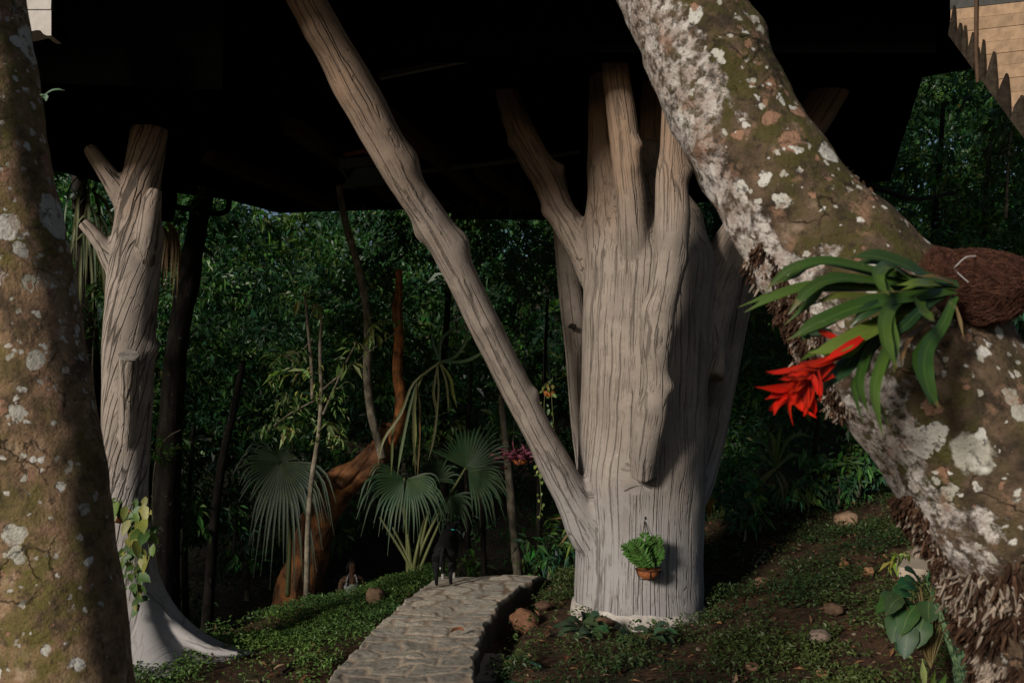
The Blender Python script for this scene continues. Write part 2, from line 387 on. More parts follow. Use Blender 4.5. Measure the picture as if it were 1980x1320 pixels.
def mat_lichen(name, dark, mid, pale, moss, side=0., lich=1., big_white=.0, rough_scale=1., fade_at=90.):
    t = NT(name); b = t.attr('bk'); s3 = t.sep(b)
    n1 = t.noise(b, 9 * rough_scale, 9, .68); n2_ = t.noise(t.map(b, (1, 1, .6), (4, 1, 2)), 3.0, 6, .6)
    c = t.mix(t.mr(n1, .36, .56), dark, mid)
    c = t.mix(t.mr(n1, .54, .70), c, pale)
    c = t.mix(t.math('MULTIPLY', t.mr(n2_, .47, .62), t.mr(t.noise(b, 22, 5), .34, .6)), c, moss)
    c = t.mix(t.mr(t.noise(t.map(b, (1, 1, .5), (9, 2, 0)), 5, 7, .7), .56, .68, 0, .75), c, tuple(x * .45 for x in dark))
    wp = t.vmath('ADD', b, t.scale(t.vmath('SUBTRACT', t.noise(b, 26, 5, .6, out='Color'), (.5, .5, .5)), .045))
    lichm = None; fade = t.mr(s3[2], fade_at, fade_at + .7, 0, .22)
    white = (.66, .645, .60); 
    for sc_, thr, offs in ((6.0, .44, 2.), (11, .44, 1.), (21, .47, 3.), (46, .50, 6.)):
        m = t.map(wp, (1, 1, 1), (offs, offs * .7, 0))
        d = t.vor(m, sc_, 'F1'); r = t.sep(t.vor(m, sc_, 'F1', 'Color'))
        lim = t.math('SUBTRACT', t.math('MULTIPLY', t.math('SUBTRACT', r[0], 1 - .42 * lich), 1.25), fade)
        mk = t.mr(t.math('SUBTRACT', lim, d), -.02, .03)
        tint = t.mix(r[1], white, (.38, .36, .29))
        tint = t.mix(t.mr(r[2], .80, .82), tint, (.30, .17, .11))
        c = t.mix(t.math('MULTIPLY', mk, t.mr(t.noise(b, 60, 3), .2, .42, .45, .95)), c, tint)
        lichm = mk if lichm is None else t.math('MAXIMUM', lichm, mk)
    if big_white > 0:
        sd = t.math('ADD', t.math('MULTIPLY', s3[0], 3.4), t.math('MULTIPLY', t.math('SUBTRACT', s3[2], side), -.28))
        f = t.math('ADD', t.math('MULTIPLY', t.noise(t.map(b, (1, 1, .8), (2, 8, 1)), 6.5, 8, .66), 1.5), sd)
        bw = t.mr(f, 1.30 - .3 * big_white, 1.38 - .3 * big_white)
        bw = t.math('MULTIPLY', bw, t.mr(t.noise(b, 34, 6, .7), .38, .54))
        c = t.mix(t.math('MULTIPLY', bw, .85), c, t.mix(t.mr(t.noise(b, 16, 6, .7), .4, .6), (.64, .59, .55), (.40, .33, .29)))
        lichm = t.math('MAXIMUM', lichm, bw)
    sp1 = t.noise(b, 85, 6, .75); sp2 = t.noise(t.map(b, (1, 1, 1), (3, 3, 3)), 30, 7, .72)
    c = t.mix(t.mr(sp2, .55, .63, 0, .75), c, tuple(x * .8 for x in dark))
    c = t.mix(t.mr(sp1, .57, .66, 0, .7), c, tuple(x * .5 for x in dark))
    c = t.mix(t.mr(t.noise(t.map(b, (1, 1, 1), (7, 1, 5)), 12, 6, .65), .57, .66, 0, .6), c, (.30, .175, .115))
    crk = t.mr(t.vor(t.map(wp, (1, 1, .7)), 13, 'DISTANCE_TO_EDGE'), 0, .035, 1, 0)
    crk = t.math('MULTIPLY', crk, t.mr(t.noise(b, 4.5, 3), .5, .62))
    c = t.mix(t.math('MULTIPLY', crk, .7), c, tuple(x * .3 for x in dark))
    h = t.math('ADD', t.math('MULTIPLY', n1, 1.1), t.math('ADD', t.math('MULTIPLY', t.noise(b, 70, 5, .7), .55), t.math('MULTIPLY', lichm, .28)))
    h = t.math('SUBTRACT', t.math('ADD', h, t.math('MULTIPLY', sp2, -.8)), t.math('MULTIPLY', crk, .5))
    return t.done(c, .9, t.bump(h, 1., .016), .2)

def mat_leaf(name, rough=.42, trans=.25, spec=.5, tint=(1, 1, 1), vein=False):
    t = NT(name); c = t.attr('col', 'Color')
    g = t.noise(t.n('ShaderNodeNewGeometry').outputs['Position'], 7, 3)
    c = t.mix(1., c, tint, 'MULTIPLY')
    c = t.mix(t.mr(g, .3, .7, .0, .35), c, (.06, .075, .015))
    if vein:
        b = t.sep(t.attr('bk'))
        c = t.mix(t.mr(t.math('ABSOLUTE', b[1]), 0, .06, .35, 0), c, (.16, .22, .07))
        st = t.noise(t.map(t.attr('bk'), (1.5, 22, 1)), 2.2, 4, .6); c = t.mix(t.mr(st, .42, .62, 0, .5), c, (.012, .030, .010))
        sp = t.noise(t.n('ShaderNodeNewGeometry').outputs['Position'], 45, 5, .7); c = t.mix(t.mr(sp, .62, .70, 0, .5), c, (.16, .15, .07))
        tip = t.mr(t.math('ADD', b[0], t.math('MULTIPLY', t.math('SUBTRACT', sp, .5), .25)), .95, 1.02, 0, .8); c = t.mix(tip, c, (.15, .10, .04))
    t.done(c, rough, None, spec)
    if trans > 0:
        tr = t.n('ShaderNodeBsdfTranslucent'); t.set(tr.inputs[0], t.mix(1., c, (1.0, 1.15, .45), 'MULTIPLY'))
        mx = t.n('ShaderNodeMixShader'); mx.inputs[0].default_value = trans
        t.t.links.new(t.p.outputs[0], mx.inputs[1]); t.t.links.new(tr.outputs[0], mx.inputs[2])
        t.t.links.new(mx.outputs[0], t.t.nodes['Material Output'].inputs['Surface'])
    return t.m
def mat_col(name, rough=.8, bump_=.0, bs=30, spec=.3, var=.35):
    """colour from the mesh attribute, broken up by noise"""
    t = NT(name); c = t.attr('col', 'Color'); p = t.obj()
    n = t.noise(p, bs, 6, .65)
    c = t.mix(t.mr(n, .3, .7, 0, 1), t.mix(1., c, (1 - var,) * 3, 'MULTIPLY'), c)
    return t.done(c, rough, t.bump(n, .7, bump_) if bump_ else None, spec)
def mat_bark(name, dark, light, sc_=12, vs=.2, orange=None):
    t = NT(name); b = t.attr('bk')
    n = t.noise(t.map(b, (1, 1, vs)), sc_, 7, .65)
    c = t.mix(t.mr(n, .35, .65), dark, light)
    if orange: c = t.mix(t.mr(t.noise(b, 4, 5), .45, .6), c, orange)
    c = t.mix(t.mr(t.noise(b, 18, 5), .62, .7, 0, .5), c, (.16, .17, .13))
    return t.done(c, .9, t.bump(n, .9, .02), .15)
def mat_plain(name, color, rough=.7, metal=0., spec=.4, var=.25, sc_=14, bump_=.0):
    t = NT(name); n = t.noise(t.obj(), sc_, 5, .6)
    c = t.mix(t.mr(n, .3, .7), tuple(x * (1 - var) for x in color), color)
    t.p.inputs['Metallic'].default_value = metal
    return t.done(c, rough, t.bump(n, .5, bump_) if bump_ else None, spec)

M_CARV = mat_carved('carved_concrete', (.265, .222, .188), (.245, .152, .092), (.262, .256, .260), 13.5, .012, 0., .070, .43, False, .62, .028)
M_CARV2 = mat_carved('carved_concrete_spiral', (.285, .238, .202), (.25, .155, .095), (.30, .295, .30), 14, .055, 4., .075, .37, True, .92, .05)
M_LICH = mat_lichen('lichen_bark', (.042, .030, .020), (.13, .088, .056), (.29, .21, .155), (.070, .062, .018), side=1.35, lich=.95, big_white=.38)
M_LICH2 = mat_lichen('mossy_bark', (.085, .060, .038), (.29, .185, .11), (.52, .40, .30), (.15, .125, .04), lich=1.08, fade_at=1.6)
M_MAT = mat_col('root_fibre', .95, .004, 60, .1, .5)
M_LEAF = mat_leaf('leaf', .5, .22, .3)
M_FOREST = mat_leaf('forest_leaf', .42, .3, .4)
M_STRAP = mat_leaf('strap_leaf', .5, .12, .28, vein=True)
M_GLOSS = mat_leaf('waxy_leaf', .34, .12, .5, vein=True)
M_PETAL = mat_leaf('petal', .3, .15, .5)
M_COLM = mat_col('mottled', .85, .004, 25, .25, .4)
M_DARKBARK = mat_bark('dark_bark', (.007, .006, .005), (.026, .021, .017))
M_REDBARK = mat_bark('red_bark', (.05, .022, .012), (.20, .095, .046), 16, .3, (.27, .11, .04))
M_ORANGE = mat_bark('orange_bark', (.05, .022, .010), (.26, .105, .038), 20, .3, (.36, .13, .04))
M_PALEBARK = mat_bark('pale_bark', (.09, .075, .055), (.22, .19, .14), 16, .5)
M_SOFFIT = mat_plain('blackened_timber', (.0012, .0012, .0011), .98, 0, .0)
M_BEAM = mat_plain('dark_beam', (.09, .055, .035), .85, 0, .1)
M_GREYPIPE = mat_plain('grey_pipe', (.14, .14, .13), .7, 0, .2)
M_TERRA = mat_plain('terracotta', (.26, .085, .032), .75, 0, .25, .4, 30, .003)
M_WIRE = mat_plain('wire', (.02, .02, .02), .5, .6)

# ------------------------------------------------------------------ ground sheet
def axis_pts(lo, hi, fine_lo, fine_hi, st):
    mid = np.arange(fine_lo, fine_hi + st / 2, st)
    a = fine_lo - np.cumsum(st * 1.22 ** np.arange(1, 60)); a = a[a > lo][::-1]
    b = fine_hi + np.cumsum(st * 1.22 ** np.arange(1, 60)); b = b[b < hi]
    return np.concatenate([[lo], a, mid, b, [hi]])
gx = axis_pts(-400, 400, -5, 6.5, .06); gy = axis_pts(-150, 500, 2.5, 13, .06)
XX, YY = np.meshgrid(gx, gy); ZZ = H(XX, YY)
def soil_mat():
    t = NT('soil'); p = t.n('ShaderNodeNewGeometry').outputs['Position']
    n = t.noise(p, 1.6, 6, .6); f = t.noise(p, 16, 8, .7)
    c = t.mix(t.mr(f, .35, .65), (.026, .017, .011), (.085, .046, .026))
    c = t.mix(t.mr(n, .50, .66, 0, .7), c, (.115, .055, .03))
    c = t.mix(t.mr(t.noise(p, 3.2, 5), .50, .62, 0, .6), c, (.020, .028, .012))
    y = t.sep(p)[1]
    c = t.mix(t.mr(y, 12.5, 15, 0, .8), c, t.mix(t.mr(f, .4, .62), (.03, .026, .02), (.10, .088, .072)))
    peb = t.vor(p, 38, 'F1'); pc = t.sep(t.vor(p, 38, 'F1', 'Color'))
    pm = t.math('MULTIPLY', t.mr(peb, .22, .30, 1, 0), t.mr(pc[0], .80, .84))
    c = t.mix(t.math('MULTIPLY', pm, .8), c, t.mix(pc[1], (.20, .12, .075), (.25, .20, .15)))
    h = t.math('ADD', f, t.math('MULTIPLY', pm, .4))
    return t.done(c, .95, t.bump(h, .9, .03), .15)
ny, nx = XX.shape
ii = (np.arange(ny - 1)[:, None] * nx + np.arange(nx - 1)[None]).ravel()
gr = mesh_obj('ground', np.stack([XX, YY, ZZ], -1).reshape(-1, 3), np.stack([ii, ii + 1, ii + nx + 1, ii + nx], -1), soil_mat())
tag(gr, 'reddish brown soil sloping up on the right and dropping away behind', kind='structure')

# ------------------------------------------------------------------ stone path
yl = [2.0, 5.49, 6.31, 7.41, 8.23, 8.76, 9.6, 11.0]
pl = np.array([-1.62, -1.23, -1.147, -1.046, -.948, -.83, -.55, -.1]); pr = np.array([-.45, -.283, -.287, -.18, -.04, .16, .45, .95])
ps = np.linspace(2.0, 11.0, 620); pt = np.linspace(0, 1, 84)
PS, PT = np.meshgrid(ps, pt, indexing='ij')
def softi(v):
    o = np.interp(ps, yl, v); k = np.ones(31) / 31; return np.convolve(np.pad(o, 15, 'edge'), k, 'valid')
LL = softi(pl)[:, None]; RR = softi(pr)[:, None]
edge_l = .035 * vnoise(np.stack([PS * 4.2, PS * 0 + .5, PS * 0], -1), 9) + .015 * vnoise(np.stack([PS * 13, PS * 0, PS * 0], -1), 10)
edge_r = .040 * vnoise(np.stack([PS * 4.2, PS * 0 + 7.5, PS * 0], -1), 19) + .018 * vnoise(np.stack([PS * 13, PS * 0 + 3, PS * 0], -1), 20)
LW = LL + edge_l; RW = RR + edge_r
PX = LW + (RW - LW) * PT
def stone_cells(x, y):
    wx = x + .05 * vnoise(np.stack([x * 5, y * 5, x * 0], -1), 31); wy = y + .07 * vnoise(np.stack([x * 6, y * 6, x * 0 + 4], -1), 32)
    u = wx / .27; v = wy / (.20 + .0 * wy)
    u = u + .5 * (np.floor(v) % 2)
    iu = np.floor(u).astype(np.int64); iv = np.floor(v).astype(np.int64)
    d1 = np.full(x.shape, 9.); d2 = d1.copy(); rid = np.zeros(x.shape)
    for a in (-1, 0, 1):
        for b in (-1, 0, 1):
            ci = iu + a; cj = iv + b
            jx = .5 + .27 * _hash(ci, cj, 0, 41); jy = .5 + .25 * _hash(ci, cj, 0, 42)
            d = np.maximum(np.abs(u - ci - jx) * .95, np.abs(v - cj - jy)) * .5 + np.hypot(u - ci - jx, v - cj - jy) * .5
            r = _hash(ci, cj, 0, 43)
            nd2 = np.where(d < d1, d1, np.minimum(d2, d)); rid = np.where(d < d1, r, rid); d2 = nd2; d1 = np.minimum(d1, d)
    return d2 - d1, rid
ed, rid = stone_cells(PX, PS)
st = smooth(.05, .24, ed + .07 * n2(PX, PS, 18, 51))
crest = -.9 * smooth(8.95, 11.4, PS) * 1.4
PZz = .098 + .006 * st + .003 * rid * st + .003 * n2(PX, PS, 30, 52) * st + .02 * n2(PX, PS, 2.2, 55) + crest
tone = np.clip(.5 + .5 * n2(PX, PS, 1.3, 61), 0, 1)[..., None]
mort = np.array([.42, .345, .265]) * (1 - tone) + np.array([.27, .19, .13]) * tone
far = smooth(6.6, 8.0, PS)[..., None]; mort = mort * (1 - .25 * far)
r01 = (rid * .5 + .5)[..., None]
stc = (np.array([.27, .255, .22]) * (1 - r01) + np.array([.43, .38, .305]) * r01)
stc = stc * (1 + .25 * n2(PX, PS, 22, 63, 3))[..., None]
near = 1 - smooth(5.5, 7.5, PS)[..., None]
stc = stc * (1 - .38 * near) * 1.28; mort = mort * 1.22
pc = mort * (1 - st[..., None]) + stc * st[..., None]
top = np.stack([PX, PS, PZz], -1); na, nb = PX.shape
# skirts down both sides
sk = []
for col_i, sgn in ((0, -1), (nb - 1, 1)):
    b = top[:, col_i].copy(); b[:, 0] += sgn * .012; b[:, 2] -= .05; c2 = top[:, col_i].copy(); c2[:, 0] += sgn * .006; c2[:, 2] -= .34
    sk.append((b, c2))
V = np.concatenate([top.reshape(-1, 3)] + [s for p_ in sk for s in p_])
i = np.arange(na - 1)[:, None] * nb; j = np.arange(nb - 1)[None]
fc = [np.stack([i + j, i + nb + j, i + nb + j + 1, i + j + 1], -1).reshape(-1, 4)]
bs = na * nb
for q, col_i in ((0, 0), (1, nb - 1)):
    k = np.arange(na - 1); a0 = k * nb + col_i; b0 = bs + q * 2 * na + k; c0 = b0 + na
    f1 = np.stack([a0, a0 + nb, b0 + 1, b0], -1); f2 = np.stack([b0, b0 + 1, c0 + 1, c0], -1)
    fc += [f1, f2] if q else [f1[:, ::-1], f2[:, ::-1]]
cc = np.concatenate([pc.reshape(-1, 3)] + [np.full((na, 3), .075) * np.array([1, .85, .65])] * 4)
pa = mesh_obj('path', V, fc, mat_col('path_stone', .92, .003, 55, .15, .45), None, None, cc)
tag(pa, 'raised footpath of flat stones set in earthy mortar, running to a crest', kind='structure')

# ------------------------------------------------------------------ house on stilts: everything hangs from the black underside
ZS = 5.0
sil = [(60, 317), (90, 325), (200, 355), (320, 371), (440, 386), (540, 412), (770, 405), (890, 414), (1110, 416), (1400, 388), (1665, 355), (1720, 350), (1784, 150), (1872, 134), (1990, 108)]
poly = [PZ(a, b, ZS) for a, b in sil]; poly = [(p.x, p.y) for p in poly]
poly = [(-6.6, 10.6)] + poly + [(4.1, 6.15), (3.2, 6.15), (.4, 6.08), (-6.6, 2.9)]
house = empty('stilt_house', (0, 9, ZS), 'dark house raised overhead on carved tree columns, its underside black', 'house')
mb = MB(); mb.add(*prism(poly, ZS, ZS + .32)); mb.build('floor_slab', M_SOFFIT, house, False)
inset = [(max(x * .93 - .02, -2.6), 9 + (y - 9) * .93) for x, y in poly]
mb = MB(); mb.add(*prism(inset, ZS + .32, ZS + 3.1)); mb.build('wall', mat_plain('dark_planks', (.05, .032, .02), .85), house, False)
def roof_mesh():
    poly = [(max(x, -2.9), y) for x, y in inset]; m = MB(); n = len(poly); cx = sum(p[0] for p in poly) / n; cy = sum(p[1] for p in poly) / n
    ring = [(cx + (x - cx) * 1.04, cy + (y - cy) * 1.04, ZS + 3.1) for x, y in poly]
    ring2 = [(cx + (x - cx) * 1.04, cy + (y - cy) * 1.04, ZS + 3.25) for x, y in poly]
    V = np.array(ring + ring2 + [(cx, cy, ZS + 6)]); i = np.arange(n); j = (i + 1) % n
    m.add(V, [np.stack([i, j, j + n, i + n], -1), np.stack([i + n, j + n, np.full(n, 2 * n)], -1), i[None, ::-1]])
    return m
roof_mesh().build('roof', mat_plain('thatch', (.06, .05, .035), .95), house, False)
shade_box = [PZ(a, b, 4.05) for a, b in ((60, 317), (90, 325), (200, 355), (320, 371), (350, 374), (395, 300))]; shade_box = [(p.x, p.y) for p in shade_box]
shade_box = [(-4.6, 7.6)] + shade_box + [(-2.0, 5.75), (-4.6, 5.45)]
mb = MB(); mb.add(*prism(shade_box, 4.05, 4.98)); mb.build('added_shade_box', M_SOFFIT, house, False)  # black box added under the slab so the slender column's top ends in dark
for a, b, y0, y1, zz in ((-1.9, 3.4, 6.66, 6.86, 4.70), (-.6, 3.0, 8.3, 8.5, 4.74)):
    mb = MB(); mb.add(*prism([(a, y0), (b, y0), (b, y1), (a, y1)], zz, ZS - .004)); mb.build('added_shade_beam', M_SOFFIT, house, False)  # black beams added to cover column tops that should fade into shade
# joists, the faint poles and the far edge beam
def in_view(a, ya, b, yb, z): return PZ(*a, z), PZ(*b, z)
for (a, b, wd, ht, m, nm, z) in (
        ((735, 148), (945, 106), .05, .05, M_GREYPIPE, 'pole', 4.90), ((815, 332), (1040, 306), .04, .04, M_GREYPIPE, 'pole', 4.88),
        ((1040, 306), (1120, 294), .035, .035, M_GREYPIPE, 'pole', 4.88),
        ((720, 200), (960, 400), .16, .18, M_BEAM, 'joist', 4.94), ((560, 240), (760, 380), .16, .18, M_BEAM, 'joist', 4.94),
        ((930, 330), (1030, 398), .16, .18, M_BEAM, 'joist', 4.94), ((400, 300), (640, 396), .16, .18, M_BEAM, 'joist', 4.94)):
    p, q = PZ(*a, z), PZ(*b, z); mb = MB(); mb.add(*beam(p, q, wd, ht)); mb.build(nm, m, house, False)
p, q = P(872, 408, 13.6), P(1128, 398, 13.7)
mb = MB(); mb.add(*beam((p.x, p.y, p.z - .02), (q.x, q.y, p.z - .02), .12, .20)); mb.build('edge_beam', M_SOFFIT, house, False)
# tray with reddish pipes
mb = MB(); a, b = P(657, 318, 10.), P(745, 309, 10.2)
mb.add(*beam(a, b, .03, .12)); mb.add(*beam(a + Vector((0, .5, -.05)), b + Vector((0, .5, -.05)), 1.0, .02)); mb.add(*beam(a + Vector((0, 0, .02)), a + Vector((0, 1., .02)), .03, .14))
mb.add(*beam(a + Vector((.05, .3, 0)), a + Vector((.051, .3, .75)), .03, .03)); mb.add(*beam(b + Vector((-.05, .3, 0)), b + Vector((-.049, .3, .75)), .03, .03))
tray = mb.build('pipe_tray', mat_plain('tray_metal', (.12, .13, .12), .7), house, False)
MP = mat_plain('red_pipe', (.30, .085, .035), .42, 0, .5)
for dy, l in ((296, 0), (247, 1)):
    mb = MB(); mb.add(*tube([P(666, dy + 3, 10.1), P(690, dy - 2, 10.05), P(706, dy - 4, 10.1), P(722, dy + 2, 10.3), P(738, dy + 4, 10.7)], [.032] * 5, 12, .03, 0)); mb.build('pipe', MP, tray)
mb = MB(); mb.add(*tube([P(666, 262, 10.1), P(690, 259, 10.1), P(720, 264, 10.2)], [.006] * 3, 8, .03, 0)); mb.build('cable', M_GREYPIPE, tray)
# black bent pipe beneath the far left edge
mb = MB(); mb.add(*tube([P(322, 398, 12.0), P(360, 403, 12.1), P(405, 412, 12.2), P(425, 413, 12.2), P(440, 406, 12.2), P(443, 392, 12.2), P(443, 360, 12.3)], [.04] * 7, 12, .05, 0)); mb.build('bent_pipe', M_SOFFIT, house)
mb = MB(); mb.add(*tube([P(322, 420, 12.3), P(325, 395, 12.3), P(330, 360, 12.4)], [.10, .11, .10], 14, .05, .05)); mb.build('post_stub', M_SOFFIT, house)
# pale block panel at the front left
def block_mat():
    t = NT('pale_blocks'); n = t.noise(t.obj(), 9, 6, .6)
    return t.done(t.mix(t.mr(n, .35, .65), (.42, .385, .35), (.50, .47, .44)), .85, t.bump(t.noise(t.obj(), 40, 5), .4, .004))
MBLK = block_mat(); Yb = 5.0
bp = MB()
for (x0, y0, x1, y1) in ((38, -80, 99, -2), (38, 0, 99, 18), (38, 20.5, 99, 66)):
    a, b = P(x0 - 12, y1, Yb), P(x1, y0, Yb)
    if y1 == 66:                              # lowest block with a chipped bottom edge
        prof = [(26, 66), (46, 64), (60, 61), (70, 58.5), (78, 59), (84, 66), (90, 69), (99, 69), (99, 20.5), (26, 20.5)]
        pts = [P(u, v, Yb) for u, v in prof]; n = len(pts)
        V = np.array([(p.x, p.y, p.z) for p in pts] + [(p.x, p.y + .12, p.z) for p in pts]); k = np.arange(n)
        bp.add(V, [np.stack([k, k + n, (k + 1) % n + n, (k + 1) % n], -1), k[None], (k + n)[None, ::-1]])
    else: bp.add(*box(((a.x + b.x) / 2, Yb + .06, (a.z + b.z) / 2), (b.x - a.x, .12, b.z - a.z)))
bp.build('block_panel', MBLK, house, False)
a, b = P(99, 70, Yb), P(112, -80, Yb)
mb = MB(); mb.add(*box(((a.x + b.x) / 2 + .004, Yb + .06, (a.z + b.z) / 2), (b.x - a.x - .012, .16, b.z - a.z))); mb.build('post', M_SOFFIT, house, False)

# plank-clad stair side with pointed pickets, upper right
stair = empty('outdoor_stair', P(1880, 120, 5.2), 'light plank-clad stair side with dark pointed pickets along its sloping edge', 'staircase')
def SP(px, py, off=0.):                        # a point on the stair's side plane
    p0, p1 = P(1838, 0, 5.3), P(1980, 0, 4.85); d = (p1 - p0); d.z = 0; d.normalize(); nrm = Vector((d.y, -d.x, 0))
    r = ray(px, py); o = Vector((0, 0, CAMZ)); t = (p0 - o).dot(nrm) / r.dot(nrm); return o + r * t + nrm * off
nrm_s = (P(1980, 0, 4.85) - P(1838, 0, 5.3)); nrm_s.z = 0; nrm_s.normalize(); nrm_s = Vector((nrm_s.y, -nrm_s.x, 0))
def slab_px(mbd, prof, o0, o1, col=None):
    n = len(prof); V = np.array([SP(u, v, o0)[:] for u, v in prof] + [SP(u, v, o1)[:] for u, v in prof]); k = np.arange(n)
    mbd.add(V, [np.stack([k, k + n, (k + 1) % n + n, (k + 1) % n], -1), k[None], (k + n)[None, ::-1]], None, col)
edge = lambda x: 92 + (x - 1856) * 1.36
pan = MB(); k = 0
ys = [-60, -22, 13, 34, 58, 84, 108, 132, 158, 186, 216, 250, 290, 340, 400]
for y0, y1 in zip(ys, ys[1:]):
    def xl(y): return 1838 if y < 70 else 1856 + (y - 92) / 1.36
    a, b = max(1838, xl(y0)), max(1838, xl(y1 - .8))
    if a > 2080: break
    dy = -.11                                   # boards rise to the right
    prof = [(a, y0 + (1838 - a) * .11 + 6), (2110, y0 - 24), (2110, y1 - .8 - 24), (b, y1 - .8 + (1838 - b) * .11 + 6)]
    g = .85 + .3 * random.random()
    c = np.array((.40, .27, .17)) * g if y1 > 13 else np.array((.085, .085, .08)) * g  # top boards coloured dark grey as the roof's shadow
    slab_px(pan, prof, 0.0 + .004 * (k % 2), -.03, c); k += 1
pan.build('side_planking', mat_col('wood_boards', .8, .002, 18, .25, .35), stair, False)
bk_ = MB(); slab_px(bk_, [(1843, -50), (2105, -70), (2105, 380), (1860, 92), (1843, 78)], -.032, -.055); bk_.build('backing_board', M_SOFFIT, stair, False)
top_ = MB(); a = SP(1842, -60, -.06); b = SP(2105, -75, -.06)
top_.add(*beam(a - nrm_s * .5 + Vector((0, 0, .1)), b - nrm_s * .5 + Vector((0, 0, .1)), 1.0, .06)); top_.add(*beam(a - nrm_s * .9 + Vector((0, 0, .0)), a - nrm_s * 1.6 + Vector((0, 0, .6)), .2, .2))
top_.build('landing', M_BEAM, stair, False)
for (x, h, wd) in ((1846, 62, 14), (1858, 46, 16), (1868, 52, 12), (1882, 62, 18), (1893, 44, 12), (1903, 74, 14), (1921, 82, 24), (1945, 74, 26), (1974, 74, 30), (2008, 80, 32), (2042, 84, 32), (2078, 80, 34)):
    m = MB(); e0, e1 = edge(x - wd * .5), edge(x + wd * .5)
    slab_px(m, [(x - wd * .5, e0), (x + wd * .5, e1), (x + wd * .46, e1 - h * .55), (x + wd * .30, e1 - h - 8), (x + wd * .22, e1 - h - 14), (x - wd * .22, e0 - h * .36)], .028, .006, np.array((.035, .026, .018)) * (.8 + .6 * random.random()))
    m.build('picket', mat_col('picket_wood', .9, .003, 30, .15, .6) if x == 1846 else bpy.data.materials['picket_wood'], stair, False)
m = MB(); m.add(*tube([SP(1895, -60, .03), SP(1894, 30, .03), SP(1894, 100, .03), SP(1897, 160, .03)], [.011] * 4, 10, .05, .03)); m.build('pole', M_BEAM, stair)

